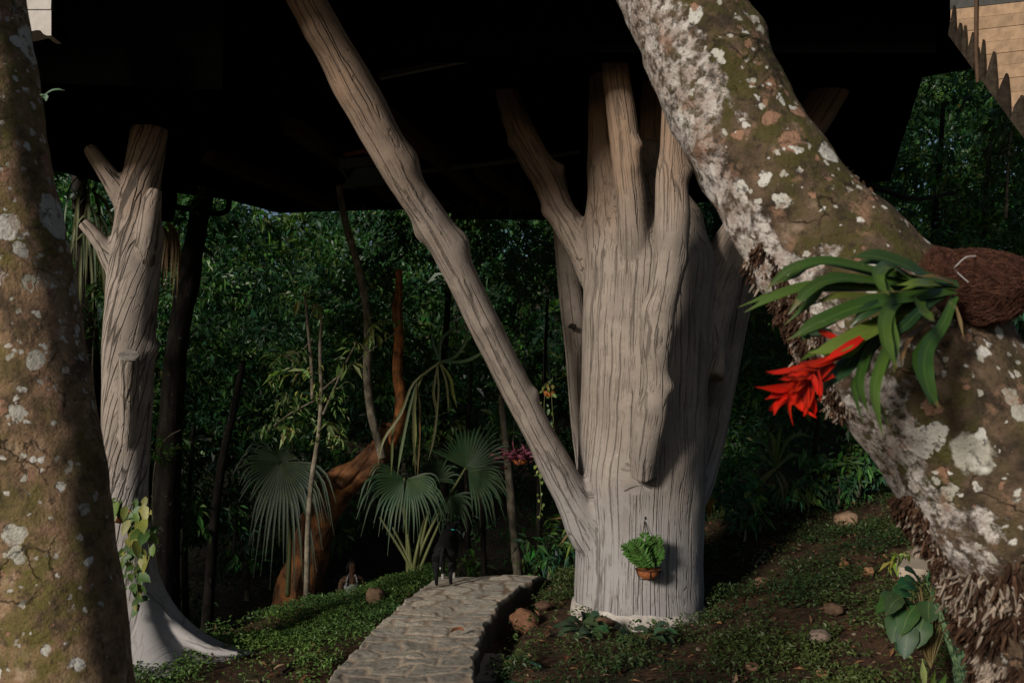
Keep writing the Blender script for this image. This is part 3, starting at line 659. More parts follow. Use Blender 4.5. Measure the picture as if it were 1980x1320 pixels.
# ------------------------------------------------------------------ carved concrete tree columns
big = empty('carved_tree', P(1235, 1210, 7.95), 'massive grey-brown carved concrete tree column with many branches beside the stone path', 'tree column', 'carved concrete tree columns')
Yc = 7.95
rows = [(1236, 1245, 122), (1234, 1190, 121), (1234, 1100, 123), (1237, 1000, 122), (1240, 900, 121), (1242, 800, 122), (1246, 700, 122), (1249, 600, 123), (1255, 510, 125), (1252, 440, 110), (1245, 380, 84), (1240, 310, 55)]
spec = [(a, b, c, Yc) for a, b, c in rows][::-1]
TRUNK = (spec, dict(seg=96, step=.04, lump=.025, lf=2.0, caps=('round', 'flat'), seed=3, knots=((.22, 118, .03, .09), (.66, 60, .10, .28), (.62, 110, .06, .2))))
LIMBS = [
    # spec, kwargs
    ([(560, -60, 38, 5.9), (592, 0, 38, 6.0), (640, 85, 37, 6.15), (697, 190, 42, 6.35), (757, 300, 38, 6.55), (797, 370, 34, 6.7), (855, 460, 34, 6.88), (928, 610, 31, 7.12), (985, 725, 30, 7.32), (1035, 825, 29, 7.48), (1090, 930, 34, 7.62), (1150, 1040, 34, 7.8)],
     dict(seg=44, lump=.055, seed=11, flare=(.35, .35), knots=((.085, 60, .03, .10), (.30, 200, .04, .12), (.405, 10, .045, .09), (.445, 185, .05, .10), (.72, 175, .04, .05), (.58, 95, .02, .12)))),
    ([(968, 150, 24, 8.4), (985, 200, 26, 8.35), (1005, 250, 27, 8.3), (1030, 300, 29, 8.25), (1058, 350, 30, 8.2), (1085, 410, 29, 8.1), (1118, 458, 33, 8.05), (1170, 530, 40, 8.1)],
     dict(seg=36, lump=.05, seed=12, flare=(.25, .25), knots=((.50, 175, .085, .065), (.66, 0, .04, .07), (.30, 0, .03, .06)))),
    ([(1075, 330, 18, 8.55), (1085, 400, 20, 8.55), (1092, 470, 21, 8.52), (1100, 540, 23, 8.5), (1110, 620, 25, 8.48), (1116, 700, 22, 8.45), (1124, 800, 22, 8.42), (1134, 905, 20, 8.4), (1150, 990, 22, 8.3)],
     dict(seg=32, lump=.05, seed=13, knots=((.47, 60, .02, .05),))),
    # upright columns above the fork
    ([(1165, 60, 24, 7.95), (1166, 150, 28, 7.95), (1170, 250, 34, 7.92), (1180, 350, 46, 7.9), (1190, 450, 62, 7.88), (1200, 540, 66, 7.95)], dict(seg=40, lump=.03, seed=14, knots=((.9, 100, .02, .05),))),
    ([(1176, -20, 17, 7.1), (1180, 50, 20, 7.12), (1190, 140, 27, 7.16), (1203, 230, 30, 7.22), (1214, 320, 31, 7.28), (1222, 400, 31, 7.36), (1226, 480, 34, 7.5), (1228, 580, 36, 7.72)], dict(seg=40, lump=.035, seed=15, knots=((.50, 130, .06, .06), (.56, 100, .03, .08)))),
    ([(1262, 120, 22, 8.1), (1262, 220, 26, 8.1), (1262, 320, 30, 8.1), (1264, 430, 36, 8.0), (1270, 520, 40, 7.9)], dict(seg=32, lump=.03, seed=16)),
    # lumpy front branch
    ([(1318, 60, 24, 6.75), (1310, 160, 26, 6.85), (1302, 280, 27, 6.88), (1299, 350, 33, 6.9), (1300, 430, 35, 6.9), (1292, 520, 32, 6.92), (1278, 600, 29, 6.94), (1270, 655, 33, 6.96), (1268, 730, 26, 7.0), (1260, 800, 33, 7.06), (1249, 860, 31, 7.13), (1242, 920, 25, 7.27)],
     dict(seg=44, lump=.06, seed=17, knots=((.30, 170, .05, .08), (.62, 15, .055, .10), (.78, 150, .07, .07), (.83, 50, .04, .08), (.5, 165, .03, .06)))),
    # right limb passing behind the leaning tree
    ([(1665, 70, 38, 8.5), (1600, 180, 38, 8.4), (1515, 310, 38, 8.3), (1448, 425, 40, 8.2), (1400, 510, 42, 8.1), (1365, 610, 46, 8.05), (1335, 720, 52, 8.0)], dict(seg=40, lump=.04, seed=18, flare=(.25, .5))),
    ([(1462, 430, 28, 8.9), (1440, 520, 29, 8.85), (1414, 630, 30, 8.75), (1384, 780, 32, 8.65), (1350, 920, 34, 8.45), (1322, 1000, 30, 8.2)], dict(seg=36, lump=.04, seed=19)),
]
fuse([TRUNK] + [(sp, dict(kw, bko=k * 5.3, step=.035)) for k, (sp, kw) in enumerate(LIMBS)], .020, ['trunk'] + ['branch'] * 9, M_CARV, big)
# rough swirl collar under the front branch, knot holes and the pale unpainted footing
m = MB()
m.add(*rock(P(1276, 812, 7.02), (.045, .035, .06), 3)); m.build('knot_hole', M_DARKBARK, big)
m = MB(); m.add(*rock(P(1107, 631, 8.29), (.035, .03, .03), 4)); m.build('knot_hole', M_DARKBARK, big)
bv, bf, bb = tube([P(1233, 1158, Yc), P(1233, 1172, Yc), P(1233, 1235, Yc)], [.580, .606, .62], 96, .02, .045, 4.5, (None, None), seed=8)
m = MB(); m.add(bv, bf, bb); m.build('footing', mat_plain('bare_cement', (.44, .40, .36), .9, 0, .2, .35, 20, .01), big)

sml = empty('carved_tree', P(255, 1290, 6.6), 'slender carved concrete tree column with spiral grooves and spreading roots by the left bark', 'tree column', 'carved concrete tree columns')
Ys = 6.6
sp = [(308, -20, 28), (303, 100, 30), (296, 200, 33), (286, 270, 34), (278, 320, 35), (271, 360, 37), (267, 420, 43), (262, 490, 48), (257, 560, 49), (250, 660, 48), (247, 760, 46), (243, 860, 44), (240, 960, 42), (243, 1060, 42), (250, 1140, 44), (256, 1220, 47), (262, 1340, 52)]
STR = ([(a, b, c, Ys) for a, b, c in sp], dict(seg=72, step=.035, lump=.03, seed=21, caps=('round', None), twist=1.5,
    knots=((.36, 182, .03, .1), (.525, 178, .05, .07)),
    lobes=((132, 1.20, .36, .50), (190, 1.35, .34, .52), (88, .85, .36, .40), (30, .7, .36, .4), (270, .6, .36, .5))))
STUBS = (
    ([(176, 291, 14, 6.5), (191, 313, 16, 6.5), (212, 342, 19, 6.52), (236, 378, 24, 6.56), (260, 425, 30, 6.6)], dict(seed=22, lump=.06, caps=('round', None))),
    ([(160, 430, 12, 6.45), (176, 446, 13.5, 6.47), (196, 470, 16, 6.5), (222, 505, 24, 6.55), (246, 545, 30, 6.6)], dict(seed=23, lump=.05, caps=('flat', None))),
    ([(298, 374, 15, 6.42), (293, 395, 19, 6.42), (287, 440, 21, 6.45), (280, 500, 20, 6.52), (272, 560, 16, 6.6)], dict(seed=24, lump=.06, caps=('round', None))),
    ([(250, 688, 19, 6.19), (249, 715, 19.5, 6.24), (248, 765, 19, 6.33), (247, 830, 15, 6.42), (246, 880, 10, 6.5)], dict(seed=25, lump=.03, caps=('flat', 'round'))))
ROOT = ([(276, 1140, 22, 6.6), (310, 1185, 15, 6.55), (355, 1228, 13, 6.5), (405, 1256, 10, 6.42), (460, 1264, 5, 6.4)], dict(seg=20, step=.03, lump=.1, seed=29, caps=('round', 'round')))
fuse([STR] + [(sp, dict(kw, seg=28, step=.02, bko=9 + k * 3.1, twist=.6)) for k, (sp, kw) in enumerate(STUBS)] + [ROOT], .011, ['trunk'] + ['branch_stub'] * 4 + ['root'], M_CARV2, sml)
ca = np.array(P(250, 688, 6.19)); ax_ = ca - np.array(P(249, 715, 6.24)); ax_ /= np.linalg.norm(ax_); e1 = np.array([1., 0, 0]); e1 -= ax_ * (e1 @ ax_); e1 /= np.linalg.norm(e1); e2 = np.cross(ax_, e1)
m = MB(); th = np.linspace(0, 2 * np.pi, 36, endpoint=False); V = []; rs = np.linspace(0.08, 1.06, 14)
for k, q in enumerate(rs): V += [ca + ax_ * (.008 + (.006 if k % 2 else 0) - .012 * (q > 1)) + (e1 * math.cos(t) + e2 * math.sin(t)) * q * .074 * (1 + .05 * math.sin(3 * t + k * .3) + .03 * math.sin(7 * t)) for t in th]
i = np.arange(13)[:, None] * 36; j = np.arange(36)[None]
V.append(ca + ax_ * .01); V = np.array(V)
cc = np.repeat(np.where(np.arange(14) % 2 == 0, .09, .34), 36); cc = np.append(cc, .3)[:, None] * np.array([[1, .9, .8]])
m.add(V, [np.stack([i + j, i + (j + 1) % 36, i + 36 + (j + 1) % 36, i + 36 + j], -1).reshape(-1, 4), np.stack([np.full(36, 504), (np.arange(36) + 1) % 36, np.arange(36)], -1)], None, cc)
m.build('cut_face', mat_col('cut_rings', .9, .004, 40, .2, .3), sml)

# ------------------------------------------------------------------ the two real trees close to the camera
lean = empty('leaning_tree', (1.75, 1.95, 0), 'thick leaning tree trunk blotched with white lichen, crossing the right foreground', 'tree')
LS = [(1200, -240, 108, 2.5), (1290, -40, 112, 2.42), (1355, 95, 114, 2.36), (1438, 255, 116, 2.30), (1526, 395, 128, 2.25), (1640, 535, 150, 2.2), (1752, 675, 172, 2.15), (1865, 830, 178, 2.1), (1978, 1000, 182, 2.05), (2062, 1180, 168, 2.0), (2105, 1400, 155, 1.97), (2140, 1800, 165, 1.95), (2160, 2420, 200, 1.95)]
V, Fc, B = limb_px(LS, seg=110, step=.014, lump=.075, lf=6.0, caps=('round', None), seed=31, fine=.0035, knots=((.26, 20, .02, .05), (.19, 150, .012, .04), (.36, 0, .025, .06)))
m = MB(); m.add(V, Fc, B); m.build('trunk', M_LICH, lean)
LC = np.array([P(a, b, Y)[:] for a, b, h, Y in LS]); LR = np.array([h * Y / F for a, b, h, Y in LS])
def lean_at(py):
    t = np.interp(py, [r[1] for r in LS], np.arange(len(LS))); return np.array([np.interp(t, np.arange(len(LS)), LC[:, k]) for k in range(3)]), np.interp(t, np.arange(len(LS)), LR)
def fibre_mat(n, y0, y1, a0, a1, l0, l1, name, seed, rr=(.0016, .0040), out=1.3):
    """stubby roots hanging from the under side of the leaning trunk"""
    r = np.random.default_rng(seed); mbd = MB(); Vs = []; Fs = []; Cs = []
    for q in range(n):
        py = y0 + (y1 - y0) * r.random(); c, R = lean_at(py); c2, _ = lean_at(py + 6); t = c2 - c; t /= np.linalg.norm(t)
        x = np.array([-1., 0, 0]); x -= t * (x @ t); x /= np.linalg.norm(x); yv = np.cross(t, x); yv *= -np.sign(yv[1])
        an = rad(a0 + (a1 - a0) * r.random()); d = x * math.cos(an) + yv * math.sin(an)
        if seed != 6 and vnoise(np.array([[py * .016, an * 1.8, seed]]), seed)[0] < -.38: continue
        b = c + d * R * (.93 + .10 * r.random() + .10 * max(0, vnoise(np.array([[py * .05, an * 5, seed + .5]]), seed + 3)[0])); L = l0 + (l1 - l0) * r.random() ** 1.5
        dr = d * .35 * out + np.array([0, 0, -1.]) + r.normal(size=3) * .36; dr /= np.linalg.norm(dr)
        s = np.cross(dr, r.normal(size=3)); s /= np.linalg.norm(s); u = np.cross(dr, s); w0 = rr[0] + (rr[1] - rr[0]) * r.random()
        bend = r.normal(size=3) * L * .15
        for k, (tt, ww) in enumerate(((-.2, 1.), (.45, 1.15), (.85, .8), (1., .25))):
            for a in range(5):
                th = a * 2 * math.pi / 5; Vs.append(b + dr * L * tt + bend * tt * tt + (s * math.cos(th) + u * math.sin(th)) * w0 * ww)
        i0 = len(Vs) - 20
        for k in range(3):
            for a in range(5): Fs.append((i0 + k * 5 + a, i0 + k * 5 + (a + 1) % 5, i0 + k * 5 + 5 + (a + 1) % 5, i0 + k * 5 + 5 + a))
        Fs.append((i0 + 15, i0 + 16, i0 + 17, i0 + 18))
        g = r.random(); cbase = (np.array((.078, .042, .026)) * (.35 + 1.1 * g * g) if vnoise(np.array([[py * .04, an * 4, 9.]]), 77)[0] + .35 * r.normal() < .42 else np.array((.36, .29, .23)) * (.45 + .6 * g))
        Cs += [cbase * (1.0 - .0 * k) for k in range(4) for a in range(5)]
    mbd.add(np.array(Vs), np.array(Fs), None, np.array(Cs)); return mbd.build(name, M_MAT, lean)
fibre_mat(2300, 430, 600, -40, 24, .008, .028, 'root_mat', 5)
fibre_mat(1100, 600, 720, -45, 8, .008, .024, 'root_mat', 6)
fibre_mat(3600, 880, 1160, -50, 10, .006, .026, 'root_mat', 7)
fibre_mat(5600, 1060, 1440, -45, 64, .012, .055, 'root_mat', 8, (.002, .0048), .9)
fibre_mat(240, 385, 450, 165, 215, .01, .03, 'root_mat', 9)

left = empty('lichen_tree', (-1.2, 2.4, 0), 'brown mossy tree trunk with white lichen spots along the left edge', 'tree')
L2 = [(-105, -260, 98, 2.4), (-62, 0, 104, 2.4), (-22, 300, 107, 2.4), (38, 640, 111, 2.4), (84, 960, 114, 2.4), (112, 1180, 117, 2.4), (128, 1340, 120, 2.4), (150, 1700, 128, 2.4), (160, 2120, 150, 2.4)]
m = MB(); m.add(*limb_px(L2, seg=100, step=.016, lump=.04, lf=5.0, caps=('round', None), seed=41, fine=.003, knots=((.45, 180, .02, .06),))); m.build('trunk', M_LICH2, left)
# ------------------------------------------------------------------ wood behind the house
GREENS = 1.95 * np.array([(.020, .066, .020), (.032, .090, .022), (.016, .055, .030), (.055, .110, .026), (.012, .040, .018), (.024, .070, .036)])
def leaf_cloud(cent, per, spread, L0, L1, colors, seed, droop=.35, wr=.36):
    r = np.random.default_rng(seed); n = len(cent); k = n * per
    c = np.repeat(cent, per, 0); tw = np.repeat(randdirs(n, r) * np.array([1, 1, .45]), per, 0)
    t = r.uniform(-1, 1, (k, 1))
    pos = c + tw * t * spread + r.normal(size=(k, 3)) * spread * .22
    ax = tw * np.sign(t) * .7 + randdirs(k, r) * .8 + np.array([0, 0, -droop]); up = randdirs(k, r) * .6 + np.array([0, -.25, 1.])
    L = r.uniform(L0, L1, k) * np.repeat(r.choice([.7, 1., 1., 1.55], n), per); ci = np.repeat(r.integers(0, len(colors), n), per)
    col = colors[ci] * r.uniform(.65, 1.35, (k, 1)) * (1 + .18 * r.normal(size=(k, 3))).clip(.5, 1.6)
    return leaves(pos, ax, up, L, L * wr * r.uniform(.8, 1.3, k), col.clip(.003, .6))
def forest_points(n, seed, ylo, yhi, pxlo, pxhi, top, base, thr=-.2, fr=.42):
    r = np.random.default_rng(seed); out = []
    while len(out) < n:
        m = n * 3; y = r.uniform(ylo, yhi, m); px = r.uniform(pxlo, pxhi, m); x = (px - CX) / F * y
        h = H(x, y); lo = h + base; hi = np.interp(px, *top) * y / 20 + CAMZ
        z = lo + (np.maximum(hi - lo, .3)) * r.random(m)
        nz = fbm(np.stack([x, y, z], -1) * fr, 3, seed)
        keep = (nz > thr + .15 * r.normal(size=m)) & ~((px > 428) & (px < 545) & (z > CAMZ + .222 * y + .018 * y * r.normal(size=m)))
        out += list(np.stack([x, y, z], -1)[keep])
    return np.array(out[:n])
top = ([-900, 300, 420, 470, 540, 700, 1200, 1700, 2700], [9, 6.4, 5.6, 5.4, 6.0, 7, 8, 10.5, 10.5])
m = MB()
for (n, per, sp_, L0, L1, yl_, yh_, a, b, base, thr, sd) in (
        (2800, 22, .9, .36, .62, 26, 33, -500, 2600, .2, -.9, 100),
        (3400, 30, .48, .11, .23, 17.5, 27, -300, 2300, .2, -.1, 101),
        (1500, 30, .42, .10, .20, 14.5, 18.5, 80, 1150, 1.9, .05, 102),
        (1500, 30, .40, .09, .18, 11.8, 17, 1380, 2150, .5, -.05, 103),
        (420, 26, .30, .08, .16, 12.5, 17, 150, 1150, .1, .2, 104)):
    V, Fc, C = leaf_cloud(forest_points(n, sd, yl_, yh_, a, b, top, base, thr), per, sp_, L0, L1, GREENS, sd)
    m.add(V, Fc, None, C)
o = m.build('forest', M_FOREST, None, False); tag(o, 'dense dark green wood closing the view behind the house', 'forest', kind='stuff')
# left-slope thicket; its near unseen clumps are added to shade the palms
def thick(n, seed, x0, x1, y0, y1, z1):
    r = np.random.default_rng(seed); x = r.uniform(x0, x1, n * 2); y = r.uniform(y0, y1, n * 2); z = H(x, y) + r.uniform(.1, z1, n * 2)
    p = np.stack([x, y, z], -1); return p[fbm(p * .5, 2, seed) > -.25][:n]
m = MB()
for args in ((1200, 111, -15, -5.9, 7.5, 17, 7.5), (500, 112, -9, -6.3, 11, 15, 5.), (480, 113, -10.5, -6.7, 2.8, 5.4, 6.2)):
    V, Fc, C = leaf_cloud(thick(*args), 30, .42, .10, .19, GREENS, args[1]); m.add(V, Fc, None, C)
o = m.build('thicket', M_FOREST, None, False); tag(o, 'leafy thicket between the mossy bark and the slender column, plus unseen clumps added for shade', 'thicket', kind='stuff')
# hill crest canopy far back
m = MB(); r = np.random.default_rng(5); x = r.uniform(-60, 60, 2600); y = r.uniform(28, 60, 2600); z = H(x, y) + r.uniform(0, 6, 2600) * (1 - .75 * np.exp(-((x / y + .31) / .035) ** 2))
V, Fc, C = leaf_cloud(np.stack([x, y, z], -1), 14, 1.0, .3, .6, GREENS * 1.2, 77); m.add(V, Fc, None, C)
o = m.build('treetops', M_FOREST, None, False); tag(o, 'far treetops of the hillside wood against the sky', 'treetops', kind='stuff')

# ------------------------------------------------------------------ single trees and saplings one can pick out
def tree(name, label, spec, mat, cat='tree', group=None, seg=16, lump=.08, seed=0, crown=None, caps=('round', None)):
    b = P(*spec[-1][:2], spec[-1][3]); e = empty(name, b, label, cat, group)
    m = MB(); m.add(*limb_px(spec, seg=seg, step=.06, lump=lump, lf=4, seed=seed, caps=caps)); m.build('trunk', mat, e)
    if crown:
        (px, py, Y, R_, n, L) = crown; r = np.random.default_rng(seed + 300)
        c = np.array(P(px, py, Y)) + r.normal(size=(n, 3)) * R_ * .5
        V, Fc, C = leaf_cloud(c, 22, .3, L * .7, L * 1.3, GREENS * 1.1, seed + 301); mm = MB(); mm.add(V, Fc, None, C); mm.build('crown', M_FOREST, e, False)
    return e
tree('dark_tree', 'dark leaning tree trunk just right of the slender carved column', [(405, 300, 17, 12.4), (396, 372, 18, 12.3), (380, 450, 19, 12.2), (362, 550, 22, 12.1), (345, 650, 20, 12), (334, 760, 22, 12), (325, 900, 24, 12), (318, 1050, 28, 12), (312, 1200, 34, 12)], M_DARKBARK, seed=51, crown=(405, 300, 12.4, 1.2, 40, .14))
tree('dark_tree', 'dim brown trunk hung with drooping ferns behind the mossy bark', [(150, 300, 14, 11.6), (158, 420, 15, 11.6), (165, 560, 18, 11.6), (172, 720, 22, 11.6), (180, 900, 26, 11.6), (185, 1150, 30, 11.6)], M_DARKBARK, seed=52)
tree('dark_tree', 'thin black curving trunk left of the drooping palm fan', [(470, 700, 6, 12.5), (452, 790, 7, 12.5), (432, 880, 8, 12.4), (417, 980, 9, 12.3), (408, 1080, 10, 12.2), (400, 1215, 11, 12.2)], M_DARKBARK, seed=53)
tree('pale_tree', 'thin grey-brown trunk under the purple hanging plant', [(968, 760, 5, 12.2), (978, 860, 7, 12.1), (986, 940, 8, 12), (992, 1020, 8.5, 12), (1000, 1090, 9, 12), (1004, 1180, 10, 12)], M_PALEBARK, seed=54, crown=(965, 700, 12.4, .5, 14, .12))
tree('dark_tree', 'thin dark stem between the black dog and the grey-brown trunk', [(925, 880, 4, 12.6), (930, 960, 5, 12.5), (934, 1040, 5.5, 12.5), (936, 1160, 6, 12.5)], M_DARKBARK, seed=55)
tree('vine_stem', 'long pale winding stem rising above the reddish fallen trunk', [(655, 360, 6, 10.2), (668, 430, 7, 10.2), (690, 505, 7.5, 10.2), (706, 580, 7.5, 10.2), (712, 650, 8, 10.2), (710, 720, 8, 10.2), (716, 790, 8, 10.2), (728, 840, 8, 10.2), (740, 885, 9, 10.2)], M_PALEBARK, 'stem', seed=56)
e = tree('red_tree', 'reddish brown curving trunk leaning right beside the palms', [(750, 825, 14, 10.4), (738, 868, 22, 10.4), (706, 905, 27, 10.4), (664, 932, 32, 10.4), (634, 968, 36, 10.4), (612, 1020, 33, 10.4), (594, 1080, 36, 10.4), (575, 1150, 44, 10.4), (560, 1260, 52, 10.4)], M_REDBARK, seed=57, lump=.12, seg=28)
m = MB(); m.add(*limb_px([(655, 935, 14, 10.25), (672, 918, 16, 10.25), (700, 892, 15, 10.3), (722, 868, 12, 10.4)], seg=16, seed=58, lump=.15)); m.build('branch', M_REDBARK, e)
e = tree('broken_stump', 'upright orange-brown broken stem above the withered straps', [(771, 522, 7, 10.3), (771, 560, 7.5, 10.3), (768, 600, 10, 10.3), (771, 660, 10, 10.3), (769, 720, 9.5, 10.3), (774, 770, 11, 10.32), (771, 820, 12, 10.35), (752, 858, 13, 10.38), (735, 875, 12, 10.4)], M_ORANGE, 'stump', seed=59, lump=.14, caps=('flat', 'round'))
tree('dark_branch', 'bare branch running out behind the crossing lichen trunk', [(1680, 358, 6, 9.6), (1712, 368, 5, 9.8), (1745, 380, 4.5, 10), (1785, 384, 4, 10.3), (1850, 372, 3, 10.8)], M_DARKBARK, 'branch', seed=60)
# thin dim trunks inside the wood
for k, (px, y0, y1, Y, hw) in enumerate(((478, 760, 1100, 17, 4), (860, 480, 900, 16, 6), (905, 640, 1000, 15, 4), (1045, 640, 1120, 14, 4), (1480, 880, 980, 12.5, 5), (1568, 860, 1000, 12, 6), (1810, 260, 560, 13, 6), (1900, 330, 620, 14, 6), (360, 880, 1150, 15, 5))):
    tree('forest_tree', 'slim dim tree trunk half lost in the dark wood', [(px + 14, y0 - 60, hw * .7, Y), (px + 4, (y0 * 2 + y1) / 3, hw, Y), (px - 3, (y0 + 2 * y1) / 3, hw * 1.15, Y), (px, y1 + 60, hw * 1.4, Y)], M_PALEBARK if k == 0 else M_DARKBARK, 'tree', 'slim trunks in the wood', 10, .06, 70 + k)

def strap_set(name, label, cat, leaves_px, Y, base, mat=None, group=None, dy=.12, part='leaf', col=None, seed=0, wk=1.):
    """plant of strap leaves; leaves_px rows: ([(px,py)...], width px, colour)"""
    r = random.Random(seed); e = empty(name, P(*base, Y), label, cat, group)
    for pts, wd, c in leaves_px:
        o = r.uniform(-dy, dy); n = len(pts)
        p3 = [P(a, b, Y + o * (k / (n - 1))) for k, (a, b) in enumerate(pts)]
        ws = np.interp(np.linspace(0, 1, n), [0, .25, .6, .85, 1], [.55, .85, 1, .75, .06]) * wd * Y / F * wk
        V, Fc, B, C = blade(p3, ws, (r.uniform(-.3, .3), -1, .35), .16, c, tuple(x * 1.25 for x in c), 16)
        mb = MB(); mb.add(V, Fc, B, C); mb.build(part, mat or M_STRAP, e)
    return e
DG, MG, LG, YG, BR = (.032, .078, .012), (.066, .125, .018), (.13, .19, .03), (.16, .17, .04), (.17, .09, .04)
Wb = (.13, .12, .05)
strap_set('withered_plant', 'withered yellow-green strap leaves hanging beside the broken stem', 'plant', [
    ([(846, 705), (800, 740), (775, 800), (742, 850), (730, 900)], 9, Wb), ([(846, 705), (838, 760), (845, 800), (838, 850), (828, 890)], 10, Wb),
    ([(850, 700), (815, 730), (802, 780), (804, 840), (798, 900)], 9, YG), ([(806, 735), (800, 790), (800, 850), (804, 930)], 9, Wb), ([(806, 735), (790, 800), (776, 870), (768, 920)], 10, (.06, .09, .03)),
    ([(850, 700), (880, 690), (900, 660), (906, 620)], 12, (.03, .06, .02)), ([(850, 700), (870, 730), (876, 760), (884, 790)], 10, YG), ([(850, 700), (890, 700), (920, 690), (945, 670)], 13, (.028, .06, .022)),
    ([(850, 700), (852, 660), (870, 640), (885, 625)], 11, (.03, .07, .03)), ([(850, 700), (838, 665), (832, 640)], 9, (.05, .09, .08)), ([(850, 700), (862, 735), (866, 765), (868, 800)], 8, Wb),
    ([(776, 790), (760, 830), (758, 880), (756, 920)], 8, (.08, .09, .03)), ([(846, 705), (848, 760), (842, 830), (834, 870)], 7, Wb), ([(806, 735), (812, 800), (810, 870), (806, 940)], 6, BR)], 9.5, (845, 710), seed=3, wk=.62)
strap_set('hanging_fern', 'yellow-green drooping fern fronds on the trunk behind the mossy bark', 'fern', [
    ([(172 + dx * .3, 352 + dy), (172 + dx * .8, 372 + dy), (174 + dx * 1.1, 420 + dy), (174 + dx * 1.2, 470 + dy + (k * 29) % 60)], 5 + k % 3, (.10, .10, .025) if k % 3 else (.035, .07, .02)) for k, (dx, dy) in enumerate([(((k * 37) % 90) - 42, ((k * 53) % 150) - 15) for k in range(44)])], 11.2, (170, 360), seed=4, dy=.25, part='frond')
strap_set('dead_fern', 'orange-brown dead fronds hanging behind the slender column', 'fern', [
    ([(318 + dx, 425 + k * 3 % 20), (325 + dx, 460), (322 + dx * 1.3, 500), (316 + dx * 1.5, 525 + (k * 31) % 70)], 5, (.20, .12, .03) if k % 2 else (.15, .06, .02)) for k, dx in enumerate((-16, -12, -9, -6, -3, 0, 2, 5, 8, 11, 14, 17, 20))], 11.6, (320, 425), seed=5, part='frond')
strap_set('strap_plant', 'spiky green rosette on the bank right of the massive column', 'plant', [
    ([(1500, 905), (1480, 860), (1450, 840), (1425, 838)], 9, DG), ([(1500, 905), (1495, 850), (1485, 830)], 9, MG), ([(1500, 905), (1520, 855), (1545, 840), (1570, 845)], 9, DG), ([(1500, 905), (1470, 880), (1440, 875)], 9, MG), ([(1500, 905), (1530, 880), (1560, 885)], 9, DG),
    ([(1500, 905), (1505, 850), (1512, 820)], 8, MG), ([(1500, 905), (1478, 925), (1462, 955), (1455, 975)], 12, (.10, .11, .03)), ([(1505, 910), (1520, 940), (1515, 970)], 9, (.09, .08, .03)), ([(1500, 915), (1512, 945), (1514, 990)], 6, (.10, .10, .04)), ([(1510, 915), (1515, 930), (1500, 960), (1495, 975)], 10, DG)], 10.8, (1505, 990), seed=6)
strap_set('orange_tuft', 'dry orange grass tuft at the right foot of the massive column', 'grass tuft', [
    ([(1372, 1000), (1368 + dx * .5, 975), (1370 + dx, 950 + abs(dx) * .6)], 5, (.32, .17, .04)) for dx in (-16, -9, -4, 2, 7, 12, 18)], 9.6, (1372, 1000), seed=7, part='blade')
strap_set('long_grass', 'reddish green grass blades sticking out left of the massive column', 'grass tuft', [
    ([(1110, 1010), (1095, 1022), (1086, 1035)], 6, LG), ([(1112, 1000), (1090, 1000), (1066, 1003)], 5, BR), ([(1110, 1015), (1092, 1040), (1080, 1055)], 4, BR), ([(1112, 1020), (1100, 1060), (1092, 1090)], 4, LG)], 9.0, (1112, 1060), seed=8, part='blade')
strap_set('grass_shoot', 'pale green shoots at the bottom edge by the banded leaves', 'grass tuft', [
    ([(1788, 1330), (1785, 1300), (1783, 1272)], 13, (.22, .26, .09)), ([(1795, 1335), (1803, 1310), (1808, 1290)], 11, LG), ([(1780, 1335), (1772, 1315), (1770, 1300)], 10, MG), ([(1800, 1340), (1822, 1318), (1830, 1300)], 10, MG)], 4.55, (1790, 1335), seed=9, part='blade')

# ------------------------------------------------------------------ fan palms
def fan(c, Y, ang, R_, spread, n, droop, col, parent, tilt=.4, seed=0, name='frond'):
    r = random.Random(seed); m = MB(); c3 = P(*c, Y); s = Y / F
    for k in range(n):
        a = rad(ang - spread / 2 + spread * k / (n - 1)); L = R_ * s * (.86 + .14 * math.sin(math.pi * k / (n - 1))) * r.uniform(.78, 1.08)
        d = Vector((math.cos(a), -tilt * (1 if math.sin(a) < .2 else .4), math.sin(a))).normalized()
        p1 = c3 + d * L * .5; p2 = c3 + d * L * .8 + Vector((0, -.02, -droop * L * .12)); p3 = c3 + d * L + Vector((r.uniform(-.03, .03) * L, -.03, -droop * L * ((.30 + .55 * r.random()))))
        w_ = math.tan(rad(spread / n) / 2) * 2 * L * .55
        g = r.uniform(.7, 1.3)
        V, Fc, B, C = blade([c3, p1, p2, p3], [.004, w_ * 1.12, w_ * .7, .003], (0, -1, .5), .13, tuple(x * g for x in col), tuple(x * g * 1.2 for x in col), 9); m.add(V, Fc, B, C)
    return m.build(name, M_STRAP, parent)
PG = (.015, .045, .020)
pm = empty('fan_palm', P(800, 1118, 10.4), 'clump of fan palms with broad pleated leaves at the path crest', 'palm')
for k, (c, Y, ang, R_, sp_, n, dr) in enumerate((((782, 925), 10.2, 205, 92, 120, 18, .9), ((788, 925), 10.1, -40, 88, 110, 18, .9), ((900, 905), 10.6, 55, 98, 190, 30, .15), ((905, 912), 10.5, -35, 88, 90, 14, .7), ((842, 930), 11., 100, 60, 200, 20, .3), ((765, 905), 10.7, 100, 60, 70, 9, .0), ((870, 960), 11.2, -60, 60, 150, 16, .5))):
    fan(c, Y, ang, R_, sp_, n, dr, PG if k != 5 else (.03, .075, .022), pm, seed=k)
